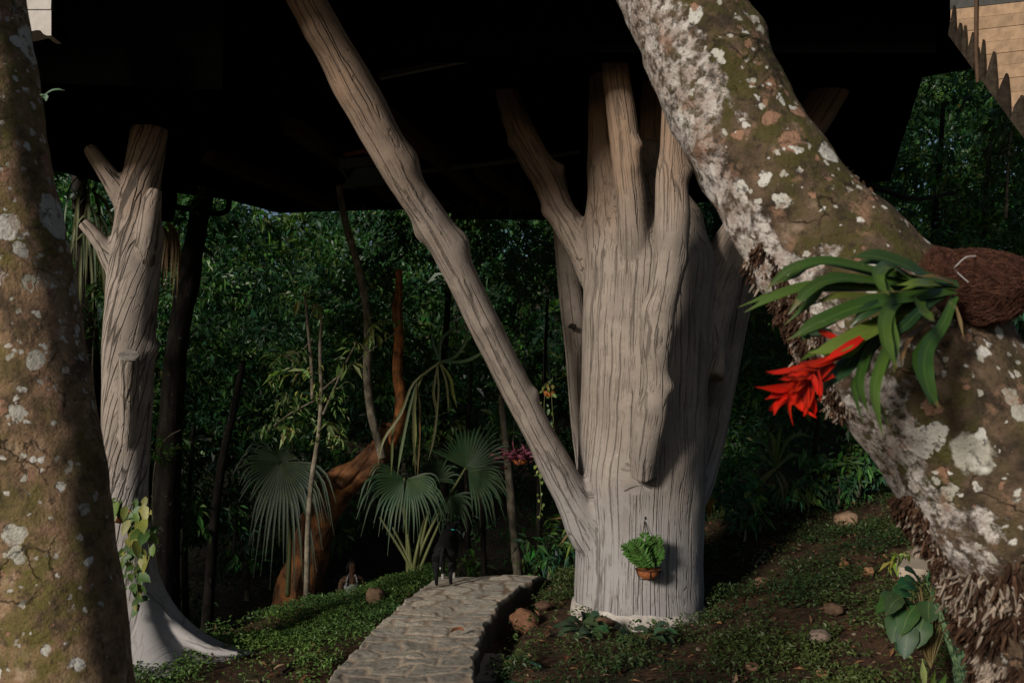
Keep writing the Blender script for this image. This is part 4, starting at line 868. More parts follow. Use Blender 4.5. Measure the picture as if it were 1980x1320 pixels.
for k, (c, Y) in enumerate((((782, 925), 10.2), ((900, 905), 10.6), ((842, 930), 11.), ((765, 905), 10.7), ((830, 985), 10.3), ((850, 1010), 10.3), ((735, 1000), 10.5), ((760, 1020), 10.5))):
    m = MB(); bx_ = 800 + (k - 3.5) * 3; m.add(*limb_px([(bx_, 1125, 4.5, 10.4), ((bx_ * 1.3 + c[0] * .7) / 2, (1125 + c[1]) / 2 + 12, 3.2, 10.35), (c[0], c[1], 2.4, Y)], seg=8, step=.06, lump=.02)); m.build('petiole', mat_plain('petiole', (.09, .10, .03), .6) if k == 0 else bpy.data.materials['petiole'], pm)
pm2 = empty('fan_palm', P(560, 1150, 10), 'single grey-green fan palm drooping in front of the red trunk', 'palm')
fan((545, 893), 9.95, -62, 140, 120, 24, 1.1, (.008, .019, .013), pm2, seed=21); fan((540, 893), 10.0, 190, 84, 130, 18, .55, (.010, .024, .016), pm2, seed=22); fan((545, 893), 10.0, 75, 42, 120, 14, .2, (.010, .024, .016), pm2, seed=23)
m = MB(); m.add(*limb_px([(556, 1150, 5, 10), (560, 1040, 4, 10), (548, 960, 3, 10), (540, 905, 2.5, 10)], seg=8, step=.06, lump=.03)); m.build('petiole', bpy.data.materials['petiole'], pm2)

# saplings with light leaves in front of the dark wood
def sapling(name, label, stems, sprays, Y, col, n_leaf, L, seed, cat='sapling', spread=.16):
    r = np.random.default_rng(seed); a, b = stems[0][-1][:2]; e = empty(name, P(a, b, Y), label, cat)
    for s_ in stems:
        m = MB(); m.add(*limb_px([(x, y, h, Y) for x, y, h in s_], seg=8, step=.05, lump=.06, seed=seed)); m.build('stem', M_PALEBARK, e)
    c = np.array([P(x, y, Y + r.uniform(-.25, .25))[:] for x, y in sprays]); V, Fc, C = leaf_cloud(c, n_leaf, spread, L * .7, L * 1.25, np.array(col), seed, .6, .32); m = MB(); m.add(V, Fc, None, C); m.build('foliage', M_LEAF, e, False)
    return e
sapling('sapling', 'thin twin-stemmed sapling with pale drooping leaves left of the winding stem', [
    [(590, 570, 2.5), (596, 640, 3), (602, 700, 3.5), (604, 770, 3.5)], [(622, 600, 2.5), (619, 680, 3.5), (621, 760, 4), (616, 840, 4.5), (603, 925, 5), (596, 1010, 5), (594, 1080, 5.5), (592, 1190, 6)], [(690, 660, 1.5), (660, 720, 2), (625, 800, 2.5)], [(510, 840, 1), (560, 800, 1.6), (618, 770, 2.2)], [(545, 690, 1), (580, 680, 1.4), (604, 655, 2)], [(770, 640, 1), (700, 690, 1.4), (621, 755, 2)]],
    [(600, 585), (615, 600), (575, 680), (540, 690), (560, 715), (530, 735), (600, 760), (575, 780), (545, 790), (515, 835), (525, 815), (560, 830), (640, 765), (655, 790), (640, 820), (625, 850), (660, 750), (680, 700), (650, 840), (560, 765), (590, 810), (610, 720), (690, 665), (720, 640), (740, 620)], 9.3, [(.16, .23, .06), (.22, .27, .07), (.10, .16, .05)], 16, .105, 201)
sapling('leafy_shoot', 'small bright green leafy shoot right of the slender column', [[(350, 830, 1), (320, 850, 1.6), (300, 900, 2), (296, 1000, 2.2), (306, 1120, 2.6)]], [(315, 862), (300, 875), (330, 870), (345, 858), (308, 850), (290, 885), (320, 885)], 9.5, [(.10, .20, .04), (.07, .15, .03)], 22, .075, 202, 'shoot', .10)
sapling('leafy_shoot', 'broad bright leaves behind the mossy bark below the hanging fern', [[(185, 610, 1), (180, 680, 2), (178, 760, 2)]], [(165, 610), (180, 635), (195, 600), (185, 655), (172, 580), (200, 560), (160, 640)], 10.6, [(.07, .15, .04), (.05, .11, .03)], 14, .15, 203, 'shoot', .18)
sapling('leafy_shoot', 'lime green shoot on the bank near the pale slab', [[(1738, 1072, 1), (1735, 1090, 1.5), (1733, 1105, 1.5)]], [(1738, 1074), (1745, 1070), (1730, 1080)], 6.6, [(.16, .22, .04)], 12, .07, 204, 'shoot', .05)
sapling('leafy_shoot', 'green leaves catching light below the plank-clad stair', [[(1960, 230, 2), (1950, 300, 2.5), (1945, 420, 3)]], [(1935, 235), (1920, 270), (1950, 260), (1930, 300), (1965, 240), (1940, 330), (1900, 380), (1870, 320)], 9.8, [(.04, .09, .03), (.03, .07, .03)], 16, .14, 205, 'shoot', .22)
sp_ = sapling('sprig', 'tiny two-leaved sprig growing from the edge of the mossy bark', [[(78, 190, .6), (84, 187, .8), (88, 184, .8)]], [(88, 184)], 2.33, [(.06, .15, .07)], 1, .001, 206, 'sprig', .001)
for pts, wd in (([(86, 184), (98, 176), (111, 173), (125, 175)], 5), ([(86, 182), (89, 188), (89, 196)], 11), ([(86, 183), (80, 184), (76, 183)], 4)):
    p3 = [P(a, b, 2.33) for a, b in pts]; n = len(pts); ws = np.interp(np.linspace(0, 1, n), [0, .5, 1], [.3, 1, .05]) * wd * 2.33 / F
    V, Fc, B, C = blade(p3, ws, (0, -1, .3), .15, (.07, .17, .09)); m = MB(); m.add(V, Fc, B, C); m.build('leaf', M_STRAP, sp_)
for k, (px, py, Y) in enumerate(((450, 1010, 12.5), (1060, 1070, 11.5), (350, 1000, 12.5), (1420, 940, 10.6), (1400, 905, 11), (1560, 950, 10.8), (1620, 930, 10.9), (1440, 985, 9.9), (1660, 900, 11), (1840, 470, 10.5), (1960, 560, 9))):
    sapling('understory_shrub', 'low dark leafy shrub in the shade of the wood', [[(px, py - 20, 2), (px + 3, py + 20, 2.5), (px, py + 60, 3)]], [(px + rng.normal() * 34, py + rng.normal() * 24) for _ in range(16)], Y, GREENS * 1.2, 18, .13, 220 + k, 'shrub', .2)['group'] = 'shrubs under the wood'

# ------------------------------------------------------------------ hanging pots
M_COCO = mat_plain('coconut_pot', (.30, .10, .035), .75, 0, .25, .45, 40, .003)
def pot(c, Rm, parent, mat=None, depth=.8):
    th = np.linspace(0, 2 * np.pi, 36, endpoint=False); V = []; 
    prof = [(.10, -depth), (.45, -depth * .92), (.75, -depth * .68), (.93, -depth * .35), (1.0, 0), (1.03, .05), (.95, .05), (.9, -.08), (.0, -.1)]
    for a, z in prof:
        V += [(c[0] + a * Rm * math.cos(t) * (1 + .02 * math.sin(5 * t)), c[1] + a * Rm * math.sin(t), c[2] + z * Rm) for t in th]
    i = np.arange(len(prof) - 1)[:, None] * 36; j = np.arange(36)[None]
    o = mesh_obj('pot', np.array(V), np.stack([i + j, i + (j + 1) % 36, i + 36 + (j + 1) % 36, i + 36 + j], -1).reshape(-1, 4), mat or M_COCO, parent)
    m = MB()
    for a in range(5):
        t = a * 2 * math.pi / 5 + .35 + math.pi; d = Vector((math.cos(t), math.sin(t), 0))
        m.add(*tube([Vector(c) + d * Rm * 1.06 + Vector((0, 0, .06 * Rm)), Vector(c) + d * Rm * .97 + Vector((0, 0, -.33 * Rm)), Vector(c) + d * Rm * .72 + Vector((0, 0, -.72 * Rm)), Vector(c) + Vector((0, 0, -depth * Rm * 1.03))], [Rm * .035] * 4, 6, Rm * .2, 0))
    ring = [Vector(c) + Vector((math.cos(t), math.sin(t), .05)) * Rm * 1.05 for t in np.linspace(0, 2 * math.pi, 20)]; m.add(*tube(ring, [Rm * .035] * 20, 6, Rm * .3, 0))
    m.build('wire_holder', M_WIRE, o)
    return o
def vine(parent, pts, Y, nl, L, cols, seed, drift=.02):
    r = np.random.default_rng(seed); p3 = [P(a, b, Y) for a, b in pts]; C_, _ = spline(p3, [1] * len(p3), .01)
    m = MB(); m.add(*tube(p3, [.003] * len(p3), 6, .03, 0)); m.build('vine', bpy.data.materials['petiole'], parent)
    m = MB()
    for k in range(nl):
        q = C_[int((k + r.random()) / nl * (len(C_) - 1))] + r.normal(size=3) * drift; d = np.array([r.normal() * .8, -.5 + .4 * r.normal(), -.7 + .5 * r.normal()]); d /= np.linalg.norm(d); l = L * r.uniform(.6, 1.2)
        c = np.array(cols[r.integers(len(cols))]) * r.uniform(.7, 1.25)
        V, Fc, B, C = blade([q, q + d * l * .3, q + d * l * .65 + np.array([0, 0, -.05 * l]), q + d * l + np.array([0, 0, -.2 * l])], [l * .15, l * .62, l * .52, .001], (r.normal() * .5, -1, .6), .12, tuple(c), None, 8); m.add(V, Fc, B, C)
    m.build('foliage', M_STRAP, parent)
# fern pot on the massive column
pc_ = P(1253, 1101, 7.22); fp = empty('fern_pot', pc_, 'feathery green fern in a terracotta half pot wired to the massive column', 'hanging plant', 'pots hung on the columns and trees'); pot(pc_, .100, fp)
m = MB(); r = np.random.default_rng(61)
for k in range(46):
    a = r.uniform(0, 2 * math.pi); up_ = r.uniform(.5, 1.); L = r.uniform(.17, .36) * (1.15 if r.random() < .5 else .8)
    d = np.array([math.cos(a) * .62 - .34, -abs(math.sin(a)) * .4 + .05, up_ + .35]); d /= np.linalg.norm(d); b = np.array(pc_) + np.array([r.normal() * .035, r.normal() * .03, .01])
    for t in np.linspace(.15, 1, 13):
        q = b + d * L * t + np.array([0, 0, -.22 * L * t * t]); s = np.cross(d, (0, -1, .2)); s /= np.linalg.norm(s)
        pl_ = L * .22 * math.sin(math.pi * (.12 + .82 * t)) + .008
        for sg in (-1, 1):
            V, Fc, C = leaves(q[None], (s * sg + d * .55 + r.normal(size=3) * .15)[None], np.array([[0, -1, .4]]), pl_, pl_ * .42, np.array([[.06, .15, .03]]) * r.uniform(.6, 1.35)); m.add(V, Fc, None, C)
m.build('foliage', M_LEAF, fp, False)
m = MB(); pz = Vector(pc_); hook = Vector((pc_[0], 7.36, pc_[2] + .40))
for dx in (-.09, 0, .09): m.add(*tube([pz + Vector((dx, .02, .01)), hook], [.0022, .0022], 6, .2, 0))
m.add(*tube([hook + Vector((0, .08, .005)), hook + Vector((0, -.015, 0)), hook + Vector((0, -.02, .02))], [.005] * 3, 6, .01, 0)); m.build('hook_wire', M_WIRE, fp)
# pothos pot on the slender column
pc_ = P(236, 990, 6.3); pp = empty('pothos_pot', pc_, 'trailing yellow-green pothos in a brown half pot hung on the slender column', 'hanging plant', 'pots hung on the columns and trees'); pot(pc_, .092, pp)
PO = [(.10, .17, .03), (.20, .22, .04), (.05, .11, .03), (.26, .24, .06), (.06, .13, .04)]
vine(pp, [(236, 985), (228, 966), (220, 962), (214, 968)], 6.22, 9, .10, PO, 1); vine(pp, [(240, 985), (262, 968), (276, 972), (288, 990), (296, 1020)], 6.2, 12, .11, PO, 2)
vine(pp, [(250, 985), (262, 1000), (262, 1040), (262, 1080), (256, 1120), (250, 1160)], 6.18, 22, .105, PO, 3, .04); vine(pp, [(245, 990), (250, 1030), (246, 1080), (243, 1130), (243, 1185)], 6.2, 14, .085, PO, 4, .03)
vine(pp, [(268, 990), (284, 1020), (288, 1060), (284, 1085)], 6.15, 10, .11, PO, 5, .03); vine(pp, [(262, 1060), (264, 1110), (266, 1150), (268, 1180)], 6.15, 7, .08, PO[2:3], 6)
# orange pot and purple pot hanging in the wood
def hang_wire(parent, c, top):
    m = MB()
    for dx in (-.8, 0, .8): m.add(*tube([Vector(c) + Vector((dx * .09, .02, 0)), Vector(top)], [.002, .002], 5, .2, 0))
    m.build('wire', M_WIRE, parent)
pc_ = P(1063, 756, 9.2); op = empty('orange_pot', pc_, 'small orange pot with a trailing yellow vine hanging left of the massive column', 'hanging plant', 'pots hung on the columns and trees'); pot(pc_, .074, op, mat_plain('orange_pot', (.42, .13, .03), .7, 0, .3, .3, 40), 1.0)
hang_wire(op, pc_, PZ(1072, 405, 5.02) if False else Vector((pc_.x, pc_.y + .0, 5.05)))
vine(op, [(1063, 750), (1052, 744), (1062, 740), (1074, 748)], 9.15, 10, .05, [(.10, .13, .03), (.2, .16, .04)], 7); vine(op, [(1054, 752), (1052, 790), (1056, 806)], 9.1, 5, .05, PO, 8); vine(op, [(1066, 755), (1068, 790), (1071, 820), (1072, 845)], 9.1, 7, .055, PO, 9)
pc_ = P(1006, 888, 9.0); up2 = empty('purple_pot', pc_, 'orange pot spilling purple leaves behind the long slanting branch', 'hanging plant', 'pots hung on the columns and trees'); pot(pc_, .085, up2, bpy.data.materials['orange_pot'], .7)
hang_wire(up2, pc_, Vector((pc_.x, pc_.y, 5.05)))
m = MB(); r = np.random.default_rng(63); n = 150; d = randdirs(n, r); d[:, 2] = np.abs(d[:, 2]) * .7 - .15; d[:, 1] -= .35
V, Fc, C = leaves(np.array(pc_) + d * .05 + r.normal(size=(n, 3)) * np.array([.09, .04, .03]) + np.array([0, 0, .03]), d + np.array([0, 0, -.2]), randdirs(n, r), r.uniform(.06, .14, n), .028, np.array([[.16, .035, .07]]) * r.uniform(.5, 1.5, (n, 1))); m.add(V, Fc, None, C); m.build('foliage', M_LEAF, up2, False)
vine(up2, [(1034, 895), (1042, 905), (1045, 940), (1046, 970), (1043, 1005)], 8.95, 12, .055, [(.2, .24, .05), (.12, .18, .04)], 10)

# ------------------------------------------------------------------ bromeliad tied to the leaning tree
def zb(pts): return [(1400 + a / 3.3, 460 + b / 3.3) for a, b in pts]
br = empty('bromeliad', P(1860, 560, 1.86), 'bromeliad with arching green leaves and a red flower tied on the leaning trunk', 'bromeliad')
BL = [([(1500, 310), (1250, 270), (1000, 220), (650, 150), (400, 210), (265, 340)], 58, DG, 1.70), ([(1490, 300), (1300, 260), (1180, 190), (980, 120), (810, 122)], 92, (.014, .045, .014), 1.74), ([(1480, 320), (1050, 285), (700, 262), (520, 350), (410, 490)], 66, DG, 1.66),
      ([(1460, 325), (1000, 322), (600, 302), (350, 362), (130, 475)], 60, MG, 1.68), ([(1430, 345), (1000, 372), (720, 372), (550, 432)], 42, (.10, .11, .02), 1.70), ([(1470, 340), (1250, 372), (900, 425), (600, 540), (420, 645)], 90, DG, 1.64),
      ([(1300, 370), (1100, 410), (920, 460), (800, 570)], 76, (.016, .05, .016), 1.66), ([(1250, 400), (1100, 490), (900, 600), (720, 690), (550, 735)], 100, LG, 1.63), ([(1290, 350), (1110, 400), (1020, 520), (1035, 690), (1105, 835)], 82, MG, 1.58),
      ([(1470, 370), (1390, 560), (1295, 700), (1275, 840), (1310, 980), (1370, 1085)], 88, DG, 1.62), ([(1250, 430), (1080, 640), (1000, 800), (955, 1000), (1015, 1275)], 66, MG, 1.60), ([(1220, 440), (970, 650), (880, 820), (862, 960), (930, 1140)], 56, DG, 1.62),
      ([(1150, 460), (920, 690), (740, 850), (600, 985)], 92, (.014, .045, .018), 1.66), ([(1270, 370), (1240, 420), (1280, 490), (1345, 532)], 88, MG, 1.57), ([(1300, 330), (1100, 210), (1030, 180), (975, 240), (1000, 320), (1055, 362)], 70, MG, 1.60),
      ([(1330, 510), (1190, 630), (1135, 730), (1130, 812)], 34, BR, 1.62), ([(1470, 410), (1500, 520), (1532, 660)], 24, (.26, .16, .08), 1.72), ([(900, 640), (800, 760), (735, 910)], 36, MG, 1.66), ([(760, 690), (600, 720), (480, 785)], 40, MG, 1.67), ([(690, 600), (600, 600), (500, 615), (560, 650)], 70, (.05, .11, .04), 1.69), ([(1480, 300), (1350, 250), (1230, 245)], 30, BR, 1.74),
      ([(1440, 350), (1300, 420), (1150, 560), (1020, 650)], 60, (.014, .04, .014), 1.68), ([(1400, 300), (1250, 290), (1100, 300)], 60, LG, 1.66)]
_r = random.Random(5)
BL = BL + [([(a + _r.uniform(-60, 60) * (k / 4), b + _r.uniform(-50, 70) * (k / 4)) for k, (a, b) in enumerate(p_)], w_ * _r.uniform(.7, .95), c_, y_ + .03) for p_, w_, c_, y_ in BL if w_ > 54]
for pts, wd, c, Y in BL:
    px_ = zb(pts); n = len(px_); t = np.linspace(0, 1, n); p3 = [P(a, b, 1.80 + (Y - 1.80) * min(1, tt * 1.6)) for (a, b), tt in zip(px_, t)]
    ws = np.interp(t, [0, .3, .6, .85, 1], [.5, .8, 1, .8, .06]) * wd / 3.0 * Y / F
    V, Fc, B, C = blade(p3, ws * 1.12, (.15, -1, .55), .2, tuple(x * 1.25 for x in c), c, 22); m = MB(); m.add(V, Fc, B, C); m.build('leaf', M_GLOSS, br)
fl = MB(); RED = (.75, .008, .006); RD2 = (.36, .004, .004)
fb = [(970, 560), (860, 660), (760, 740)]
for pts, wd, Y in (([(880, 640), (800, 700), (720, 745), (640, 780)], 70, 1.60), ([(760, 740), (600, 800), (430, 850), (300, 868), (262, 850)], 54, 1.56), ([(740, 760), (560, 810), (470, 790)], 60, 1.58), ([(690, 790), (480, 930), (330, 970), (200, 950)], 75, 1.54), ([(670, 820), (470, 960), (340, 1010), (262, 1030)], 70, 1.55), ([(660, 840), (500, 980), (360, 1060), (320, 1130)], 80, 1.54), ([(650, 850), (430, 1000), (310, 1080), (285, 1100)], 60, 1.55), ([(640, 860), (470, 960), (400, 1060), (440, 1195)], 60, 1.53), ([(650, 830), (480, 930), (470, 1060), (590, 1148)], 70, 1.51), ([(690, 790), (560, 860), (480, 920), (450, 1000)], 62, 1.53), ([(700, 770), (540, 830), (400, 905), (345, 900)], 50, 1.55), ([(700, 800), (560, 920), (420, 990), (330, 1060)], 56, 1.56), ([(700, 880), (600, 920), (540, 980), (600, 1050)], 50, 1.60), ([(600, 600), (640, 620), (700, 640), (760, 660)], 55, 1.66)):
    px_ = zb(pts); n = len(px_); t = np.linspace(0, 1, n); ws = np.interp(t, [0, .35, .7, 1], [.6, 1, .8, .05]) * wd / 3.3 * Y / F
    V, Fc, B, C = blade([P(a, b, 1.64 + (Y - 1.64) * tt) for (a, b), tt in zip(px_, t)], ws, (.9 * math.sin(wd * 1.7), -1, .6), .34, RD2, RED, 14); fl.add(V, Fc, B, C)
_r = random.Random(9)
for k in range(16):
    a0 = 150 + k * 9.5 + _r.uniform(-8, 8); L_ = _r.uniform(120, 210); bx0, by0 = 560 + _r.uniform(-60, 60), 890 + _r.uniform(-60, 60); dx, dy = math.cos(rad(a0)), -math.sin(rad(a0))
    pts = [(bx0, by0), (bx0 + dx * L_ * .5, by0 + dy * L_ * .5 + 10), (bx0 + dx * L_ * .85, by0 + dy * L_ * .85 + 30), (bx0 + dx * L_ * 1.05 - 10, by0 + dy * L_ * 1.05 + 20)]
    px_ = zb(pts); t = np.linspace(0, 1, 4); Y = _r.uniform(1.50, 1.57)
    V, Fc, B, C = blade([P(a, b, 1.58 + (Y - 1.58) * tt) for (a, b), tt in zip(px_, t)], np.array([.6, 1, .7, .05]) * 44 / 3.3 * Y / F, (_r.uniform(-1, 1), -1, .6), .34, RD2, RED, 10); fl.add(V, Fc, B, C)
fl.build('flower', M_PETAL, br)
V, Fc = rock(P(1898, 553, 1.93), (.100, .076, .072), 2, .24); m = MB(); m.add(V, Fc, None, (.030, .014, .009)); coir = m.build('coir_ball', mat_col('coir', .95, .004, 90, .1, .6), br)
V2, F2 = rock(P(1822, 528, 1.92), (.045, .04, .054), 5, .25); m = MB(); m.add(V2, F2, None, (.05, .022, .014)); r = np.random.default_rng(71)
for k in range(3600):
    cen, rd = (np.array(P(1898, 553, 1.93)), np.array([.104, .080, .076])) if k < 2900 else (np.array(P(1822, 528, 1.92)), np.array([.046, .045, .055]))
    a = randdirs(1, r)[0]; a[1] = -abs(a[1]); tg = np.cross(a, randdirs(1, r)[0]); tg /= np.linalg.norm(tg); L = r.uniform(.02, .08); pts = []; lift = r.uniform(.96, 1.16)
    for t in (0, .33, .66, 1): 
        d = a + tg * (t - .5) * L / rd.mean() + .2 * r.normal(size=3); d /= np.linalg.norm(d); pts.append(cen + d * rd * (lift + r.uniform(-.05, .05)) * (1 + .10 * vnoise((d * 2.2)[None], 88)[0]))
    c = np.array((.085, .038, .025)) * r.uniform(.25, 1.7)
    V, Fc, B, C = blade(pts, [.0009] * 4, (0, -1, .2), .3, tuple(c), None, 5); m.add(V, Fc, None, C)
m.build('fibre', M_MAT, coir)
m = MB(); MW = mat_plain('white_tie', (.5, .48, .47), .5)
for pts in ([(1845, 518), (1855, 508), (1868, 497), (1886, 495)], [(1848, 523), (1858, 533), (1872, 545)]): m.add(*tube([P(a, b, 1.835) for a, b in pts], [.0011] * len(pts), 6, .01, 0))
m.build('tie_wire', MW, coir)

# ------------------------------------------------------------------ dog and person
def skin(nodes, edges, sub=2):
    keys = list(nodes); me = bpy.data.meshes.new('tmp'); me.from_pydata([nodes[k][0] for k in keys], [(keys.index(a), keys.index(b)) for a, b in edges], [])
    o = bpy.data.objects.new('tmp', me); COL.objects.link(o); o.modifiers.new('s', 'SKIN'); 
    for v, k in zip(me.skin_vertices[0].data, keys): v.radius = (nodes[k][1], nodes[k][2] if len(nodes[k]) > 2 else nodes[k][1])
    me.skin_vertices[0].data[0].use_root = True
    s = o.modifiers.new('u', 'SUBSURF'); s.levels = s.render_levels = sub
    dg = bpy.context.evaluated_depsgraph_get(); ev = o.evaluated_get(dg); em = ev.to_mesh()
    V = np.array([v.co[:] for v in em.vertices]); q = [list(p.vertices) for p in em.polygons]; ev.to_mesh_clear()
    bpy.data.objects.remove(o); bpy.data.meshes.remove(me)
    out = [np.array([f for f in q if len(f) == n]) for n in (3, 4) if any(len(f) == n for f in q)]
    return V, out
def xf(V, yaw, base, s=1.):
    c, n = math.cos(yaw), math.sin(yaw); V = np.asarray(V) * s; return np.stack([V[:, 0] * c - V[:, 1] * n, V[:, 0] * n + V[:, 1] * c, V[:, 2]], -1) + np.array(base)
db = PZ(858, 1132, .112); dog = empty('dog', db, 'black dog with white paws standing on the path crest, seen from behind', 'dog')
N = {'pel': ((0, 0, .43), .080, .085), 'loin': ((.004, .16, .435), .078, .080), 'rib': ((.012, .34, .43), .092, .105), 'chest': ((.02, .47, .43), .088, .115), 'neck': ((.028, .57, .53), .055, .06), 'poll': ((.034, .64, .62), .05, .052), 'brow': ((.037, .70, .635), .046, .046), 'muz': ((.04, .78, .60), .027, .027), 'nose': ((.041, .82, .59), .018, .018),
     'tb': ((0, -.075, .45), .022), 't1': ((-.012, -.115, .38), .017), 't2': ((-.022, -.125, .29), .014), 't3': ((-.026, -.12, .21), .007)}
E = [('pel', 'loin'), ('loin', 'rib'), ('rib', 'chest'), ('chest', 'neck'), ('neck', 'poll'), ('poll', 'brow'), ('brow', 'muz'), ('muz', 'nose'), ('pel', 'tb'), ('tb', 't1'), ('t1', 't2'), ('t2', 't3')]
fz = {}
for s, n in ((-1, 'l'), (1, 'r')):
    dy = .03 if s > 0 else -.0
    N.update({n + 'hip': ((s * .062, -.01, .36), .050, .062), n + 'kn': ((s * .075, .05 + dy, .25), .034, .045), n + 'hk': ((s * .066, -.07 + dy, .135), .019, .021), n + 'hf': ((s * .066, -.035 + dy, .03), .017), n + 'ht': ((s * .068, .02 + dy, .012), .019, .014)})
    E += [('pel', n + 'hip'), (n + 'hip', n + 'kn'), (n + 'kn', n + 'hk'), (n + 'hk', n + 'hf'), (n + 'hf', n + 'ht')]
    fy = .44 + .03 * s
    N.update({n + 'sh': ((s * .056 + .02, fy, .36), .045, .055), n + 'el': ((s * .056 + .02, fy - .04, .24), .029, .032), n + 'wr': ((s * .052 + .02, fy - .02, .10), .019), n + 'ff': ((s * .052 + .02, fy, -.02), .018), n + 'ft': ((s * .054 + .02, fy + .045, -.04), .022, .015)})
    E += [('chest', n + 'sh'), (n + 'sh', n + 'el'), (n + 'el', n + 'wr'), (n + 'wr', n + 'ff'), (n + 'ff', n + 'ft')]
    N.update({n + 'e1': ((.034 + s * .035, .655, .665), .016, .012), n + 'e2': ((.034 + s * .062, .645, .70), .014, .008), n + 'e3': ((.034 + s * .088, .63, .675), .008, .005)}); E += [('poll', n + 'e1'), (n + 'e1', n + 'e2'), (n + 'e2', n + 'e3')]
V, Fq = skin(N, E); C = np.full((len(V), 3), .0055); fr_ = V[:, 1] > .36
C[fr_ & (V[:, 2] < .045)] = (.34, .32, .30); C[(~fr_) & (V[:, 2] < .022) & (V[:, 1] > -.03)] = (.22, .18, .14); C[(V[:, 1] > .50) & (V[:, 2] < .40) & (np.abs(V[:, 0] - .02) < .04)] = (.45, .42, .4); C[(V[:, 2] < .235) & (V[:, 1] < -.09)] = (.4, .38, .36)
m = MB(); V[:, 2] = np.where(V[:, 2] > .0, V[:, 2] * .86, V[:, 2]); V[:, 2] -= .06 * smooth(.45, .62, V[:, 1]); V[:, 0] *= 1.04; m.add(xf(V, rad(1), db), Fq, None, C); m.build('body', mat_col('black_coat', .75, .002, 120, .15, .3), dog)
ring = [(.028 + .060 * math.cos(t), .585 + .02 * math.sin(t), .405 + .050 * math.sin(t)) for t in np.linspace(0, 2 * math.pi, 24)]
m = MB(); m.add(*tube(xf(ring, rad(-4), db), [.005] * 24, 8, .02, 0)); col_ = m.build('collar', mat_plain('dark_collar', (.010, .045, .040), .6), dog)
m = MB(); m.add(*box(xf([(.012, .545, .462)], rad(-4), db)[0], (.035, .012, .018), .3)); m.build('tag', mat_plain('teal_tag', (.03, .38, .30), .5), col_)

pb = Vector((P(681, 1085, 16).x, 16, float(H(P(681, 1085, 16).x, 16)))); hs = (P(681, 1082, 16).z - pb.z) / 1.66
per = empty('person', pb, 'person with dark hair and a white halter top standing below the green bank', 'person')
N = {'pel': ((0, 0, .92), .14, .10), 'wst': ((0, 0, 1.08), .115, .085), 'che': ((0, -.01, 1.26), .135, .10), 'sho': ((0, 0, 1.36), .10, .075), 'nk': ((0, .0, 1.42), .046), 'jaw': ((.004, -.018, 1.485), .056, .062), 'hd': ((.004, 0, 1.56), .072, .082), 'tp': ((.004, .005, 1.62), .055, .06), 'nz': ((.012, -.092, 1.53), .011)}
E = [('pel', 'wst'), ('wst', 'che'), ('che', 'sho'), ('sho', 'nk'), ('nk', 'jaw'), ('jaw', 'hd'), ('hd', 'tp'), ('hd', 'nz')]
for s, n in ((-1, 'l'), (1, 'r')):
    N.update({n + 's': ((s * .165, 0, 1.35), .052), n + 'e': ((s * .205, -.01, 1.09), .038), n + 'w': ((s * .19, -.09, .88), .026), n + 'h': ((s * .175, -.12, .80), .036, .02), n + 'f': ((s * .17, -.135, .73), .022, .012), n + 't': ((s * .14, -.145, .79), .010),
              n + 'hp': ((s * .085, 0, .84), .085), n + 'k': ((s * .095, -.01, .48), .055), n + 'a': ((s * .095, .02, .09), .036), n + 'o': ((s * .10, -.11, .03), .036, .025)})
    E += [('sho', n + 's'), (n + 's', n + 'e'), (n + 'e', n + 'w'), (n + 'w', n + 'h'), (n + 'h', n + 'f'), (n + 'h', n + 't'), ('pel', n + 'hp'), (n + 'hp', n + 'k'), (n + 'k', n + 'a'), (n + 'a', n + 'o')]
V, Fq = skin(N, E); SK = np.array((.20, .105, .065)); C = np.tile(SK, (len(V), 1)); C[V[:, 2] < .07] = (.02, .02, .02)
for ex in (-.022, .034): C[np.linalg.norm(V - np.array([ex, -.078, 1.565]), axis=1) < .017] = (.015, .01, .01)
C[np.linalg.norm((V - np.array([.006, -.08, 1.487])) * np.array([.6, 1, 1.5]), axis=1) < .02] = (.16, .04, .035)
m = MB(); m.add(xf(V, rad(12), pb, hs), Fq, None, C); m.build('body', mat_col('skin', .6, 0, 30, .3, .1), per)
Nt = {'a': ((0, 0, 1.02), .128, .098), 'b': ((0, 0, 1.10), .128, .096), 'c': ((0, -.012, 1.25), .148, .113), 'd': ((0, -.01, 1.29), .125, .105)}
m = MB(); V, Fq = skin(Nt, [('a', 'b'), ('b', 'c'), ('c', 'd')]); m.add(xf(V, rad(12), pb, hs), Fq)
for s in (-1, 1): m.add(*tube(xf([(s * .09, -.10, 1.27), (s * .08, -.085, 1.36), (s * .045, -.02, 1.43), (0, .05, 1.44)], rad(12), pb, hs), [.02, .018, .014, .012], 8, .03, 0))
for s in (-1, 1): m.add(*tube(xf([(0, -.125, 1.10), (s * .05, -.14, 1.06), (s * .06, -.135, .99)], rad(12), pb, hs), [.015, .013, .008], 8, .02, 0))
m.build('halter_top', mat_plain('white_cloth', (.55, .54, .56), .85), per)
Nt = {'p': ((0, 0, .96), .15, .11), 'q': ((0, 0, .88), .155, .12)}; Et = [('p', 'q')]
for s in (-1, 1): Nt.update({f'a{s}': ((s * .09, 0, .78), .095), f'b{s}': ((s * .098, -.01, .48), .072), f'c{s}': ((s * .098, .015, .12), .058)}); Et += [('q', f'a{s}'), (f'a{s}', f'b{s}'), (f'b{s}', f'c{s}')]
m = MB(); V, Fq = skin(Nt, Et); m.add(xf(V, rad(12), pb, hs), Fq); m.build('trousers', mat_plain('dark_cloth', (.015, .016, .022), .9), per)
